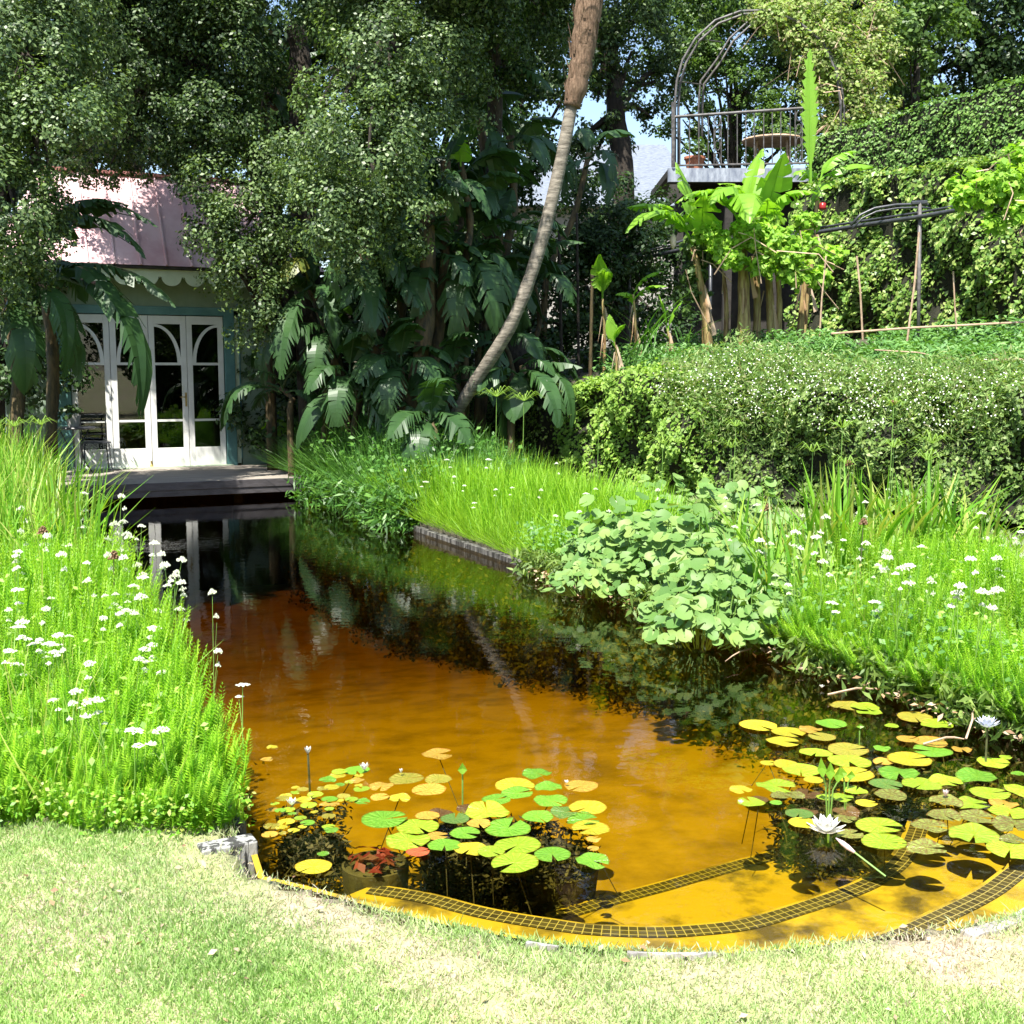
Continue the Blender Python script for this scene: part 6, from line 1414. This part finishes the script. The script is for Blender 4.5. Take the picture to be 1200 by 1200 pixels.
mb = MB(); c = rel(bal, P(785, 216, BY)); mb.add([c, c+Vector((.4, 0, 0)), c+Vector((.4, 0, -.1)), c+Vector((.02, 0, -.4)), c+Vector((-.08, 0, -.42)), c+Vector((0, .15, 0)), c+Vector((.4, .15, 0)), c+Vector((.4, .15, -.1)), c+Vector((.02, .15, -.4)), c+Vector((-.08, .15, -.42))], [(0, 1, 2, 3, 4), (5, 6, 7, 8, 9), (0, 1, 6, 5), (1, 2, 7, 6), (2, 3, 8, 7), (3, 4, 9, 8), (4, 0, 5, 9)]); mb.build('bracket', M['darkwood'], bal)
rz = b.z; rtop = P(0, 131, BY).z
mb = MB(); ra = P(790, 137, BY); rb = P(952, 126, BY); mb.tube([rel(bal, ra), rel(bal, rb)], .03, 8); la = P(790, 194, BY); lb_ = P(952, 191, BY); mb.tube([rel(bal, la), rel(bal, lb_)], .02, 6); mb.build('handrail', M['greyiron'], bal)
for i, px in enumerate([797, 808, 819, 830, 853, 864, 874, 884, 895, 905, 915, 926, 947]):
    t = (px-790)/162; q = la.lerp(lb_, t); s = ra.lerp(rb, t); mb = MB(); mb.tube([rel(bal, q), rel(bal, s)], .011, 6); mb.build('baluster', M['greyiron'], bal)
for px in (841, 936):
    t = (px-790)/162; q = la.lerp(lb_, t); s = ra.lerp(rb, t); mb = MB()
    for sx in (-.07, .07): mb.tube([rel(bal, q)+Vector((sx, 0, 0)), rel(bal, s)+Vector((sx, 0, 0))], .01, 5)
    for k in range(4):
        c = rel(bal, q.lerp(s, .14+.24*k)); pts = [c+Vector((.052*math.cos(w_*.7), 0, .1*math.sin(w_*.7))) for w_ in range(10)]; mb.tube(pts, .01, 4)
    mb.build('scroll_panel', M['greyiron'], bal)
mb = MB(); mb.tube([rel(bal, P(789, 196, BY)), rel(bal, P(789, 120, BY))], .04, 8); mb.build('corner_post', M['greyiron'], bal)
arch = empty('iron_arch', P(865, 196, BY+.2), label='tall rounded iron arch rising over the balcony railing', cat='arch')
for dy, sh, nm in ((0.0, 0, 'hoop'), (1.6, 40, 'hoop')):
    mb = MB(); A = [(791+sh*.7, 190), (791+sh*.7, 120), (793+sh*.7, 95), (800+sh, 70), (815+sh, 45), (838+sh, 24), (868+sh, 13), (900+sh, 12), (935+sh, 25), (965+sh*.8, 50), (980+sh*.6, 85), (985+sh*.5, 120), (985+sh*.5, 195)]
    for o_ in (0, 5): mb.tube([rel(arch, P(x+o_*.8, y+o_*.7, BY+.1+dy+o_*.03)) for x, y in A], .026, 6)
    mb.build(nm, M['greyiron'], arch, True)
mb = MB(); A = [(791, 100), (880, 12), (985, 100)]
for x, y in ((793, 95), (815, 45), (868, 14), (935, 26), (984, 90)): mb.tube([rel(arch, P(x, y, BY+.1)), rel(arch, P(x+30, y+4, BY+1.75))], .014, 5)
mb.build('cross_bars', M['greyiron'], arch)
vine('arch_climber', [(905, 20, 24.2, 24), (935, 40, 24.4, 30), (965, 70, 24.5, 38), (990, 100, 24.6, 38), (1005, 130, 24.5, 28), (955, 110, 24.2, 18), (900, 5, 24.6, 22), (970, 20, 24.8, 34), (1010, 60, 25, 34), (1020, 95, 24.8, 22), (975, 150, 24.3, 18), (950, 75, 24.2, 18), (872, 20, 24.4, 8), (1030, 20, 25, 22), (985, 165, 24.5, 26), (1020, 130, 24.8, 28), (940, 15, 24.5, 30), (960, 45, 24.3, 26), (1035, 60, 25, 22)], 24000, .085, 'vine_arch', 'olive green climber with dry stems smothering the right side of the arch', P(985, 195, 24.3), 60)
vine('arch_climber', [(803, 60, 24.6, 8), (812, 50, 24.6, 8), (825, 40, 24.6, 8), (850, 24, 24.6, 7)], 300, .08, 'far_leaf', 'sparse climbing leaves along the left shoulder of the arch', P(803, 90, 24.6))
t = empty('terracotta_pot', P(814, 195, BY+.6), label='terracotta pot with wispy plants behind the balcony railing', cat='pot'); t.location.z = rz+.0
mb = MB(); mb.lathe([(0, 0), (.15, 0), (.2, .27), (.22, .27), (.22, .32), (.2, .32), (.19, .28), (0, .28)], n=18); mb.build('pot', M['terracotta'], t)
leafy(t, (0, 0, .4), .38, 160, .1, 'far_leaf')
t = empty('round_table', P(905, 190, BY+1.1), label='round pale garden table standing on the balcony', cat='table'); t.location.z = rz
mb = MB(); mb.lathe([(0, .7), (.62, .7), (.64, .73), (.62, .76), (0, .76)], n=28); mb.build('table_top', M['cane'], t)
for k in range(4):
    mb = MB(); a_ = k*1.571+.5; mb.tube([(.42*math.cos(a_), .42*math.sin(a_), .7), (.5*math.cos(a_), .5*math.sin(a_), 0)], .025, 6); mb.build('leg', M['cane'], t)

# distant slate roofed house
bld = empty('slate_roofed_house', P(700, 300, 36), label='distant house with pale slate roof seen between the trees', cat='house')
A = P(604, 240, 36); B = P(815, 240, 36); top = P(0, 162, 38.5).z
mb = MB(); mb.box(rel(bld, (A.x, 36.3, 1.8)), rel(bld, (B.x, 44, A.z))); mb.build('wall', M['render'], bld)
mb = MB(); v = [rel(bld, q) for q in ((A.x-.3, 35.8, A.z-.05), (B.x+.3, 35.8, A.z-.05), (B.x-.5, 39.5, top), (A.x+.5, 39.5, top), (A.x-.3, 44.4, A.z-.05), (B.x+.3, 44.4, A.z-.05))]
mb.add(v, [(0, 1, 2, 3), (3, 2, 5, 4), (0, 3, 4), (1, 5, 2), (0, 4, 5, 1)])
rf = mb.build('roof', M['slate'], bld)
mb = MB()
for k in range(0):
    t = k/13; q0 = v[0].lerp(v[3], t); q1 = v[1].lerp(v[2], t); nn = Vector((0, -.02, .02)); w = Vector((0, .012, .008)); mb.add([q0+nn, q1+nn, q1+nn+w*3, q0+nn+w*3], [(0, 1, 2, 3)])

print('objects', len(bpy.data.objects))
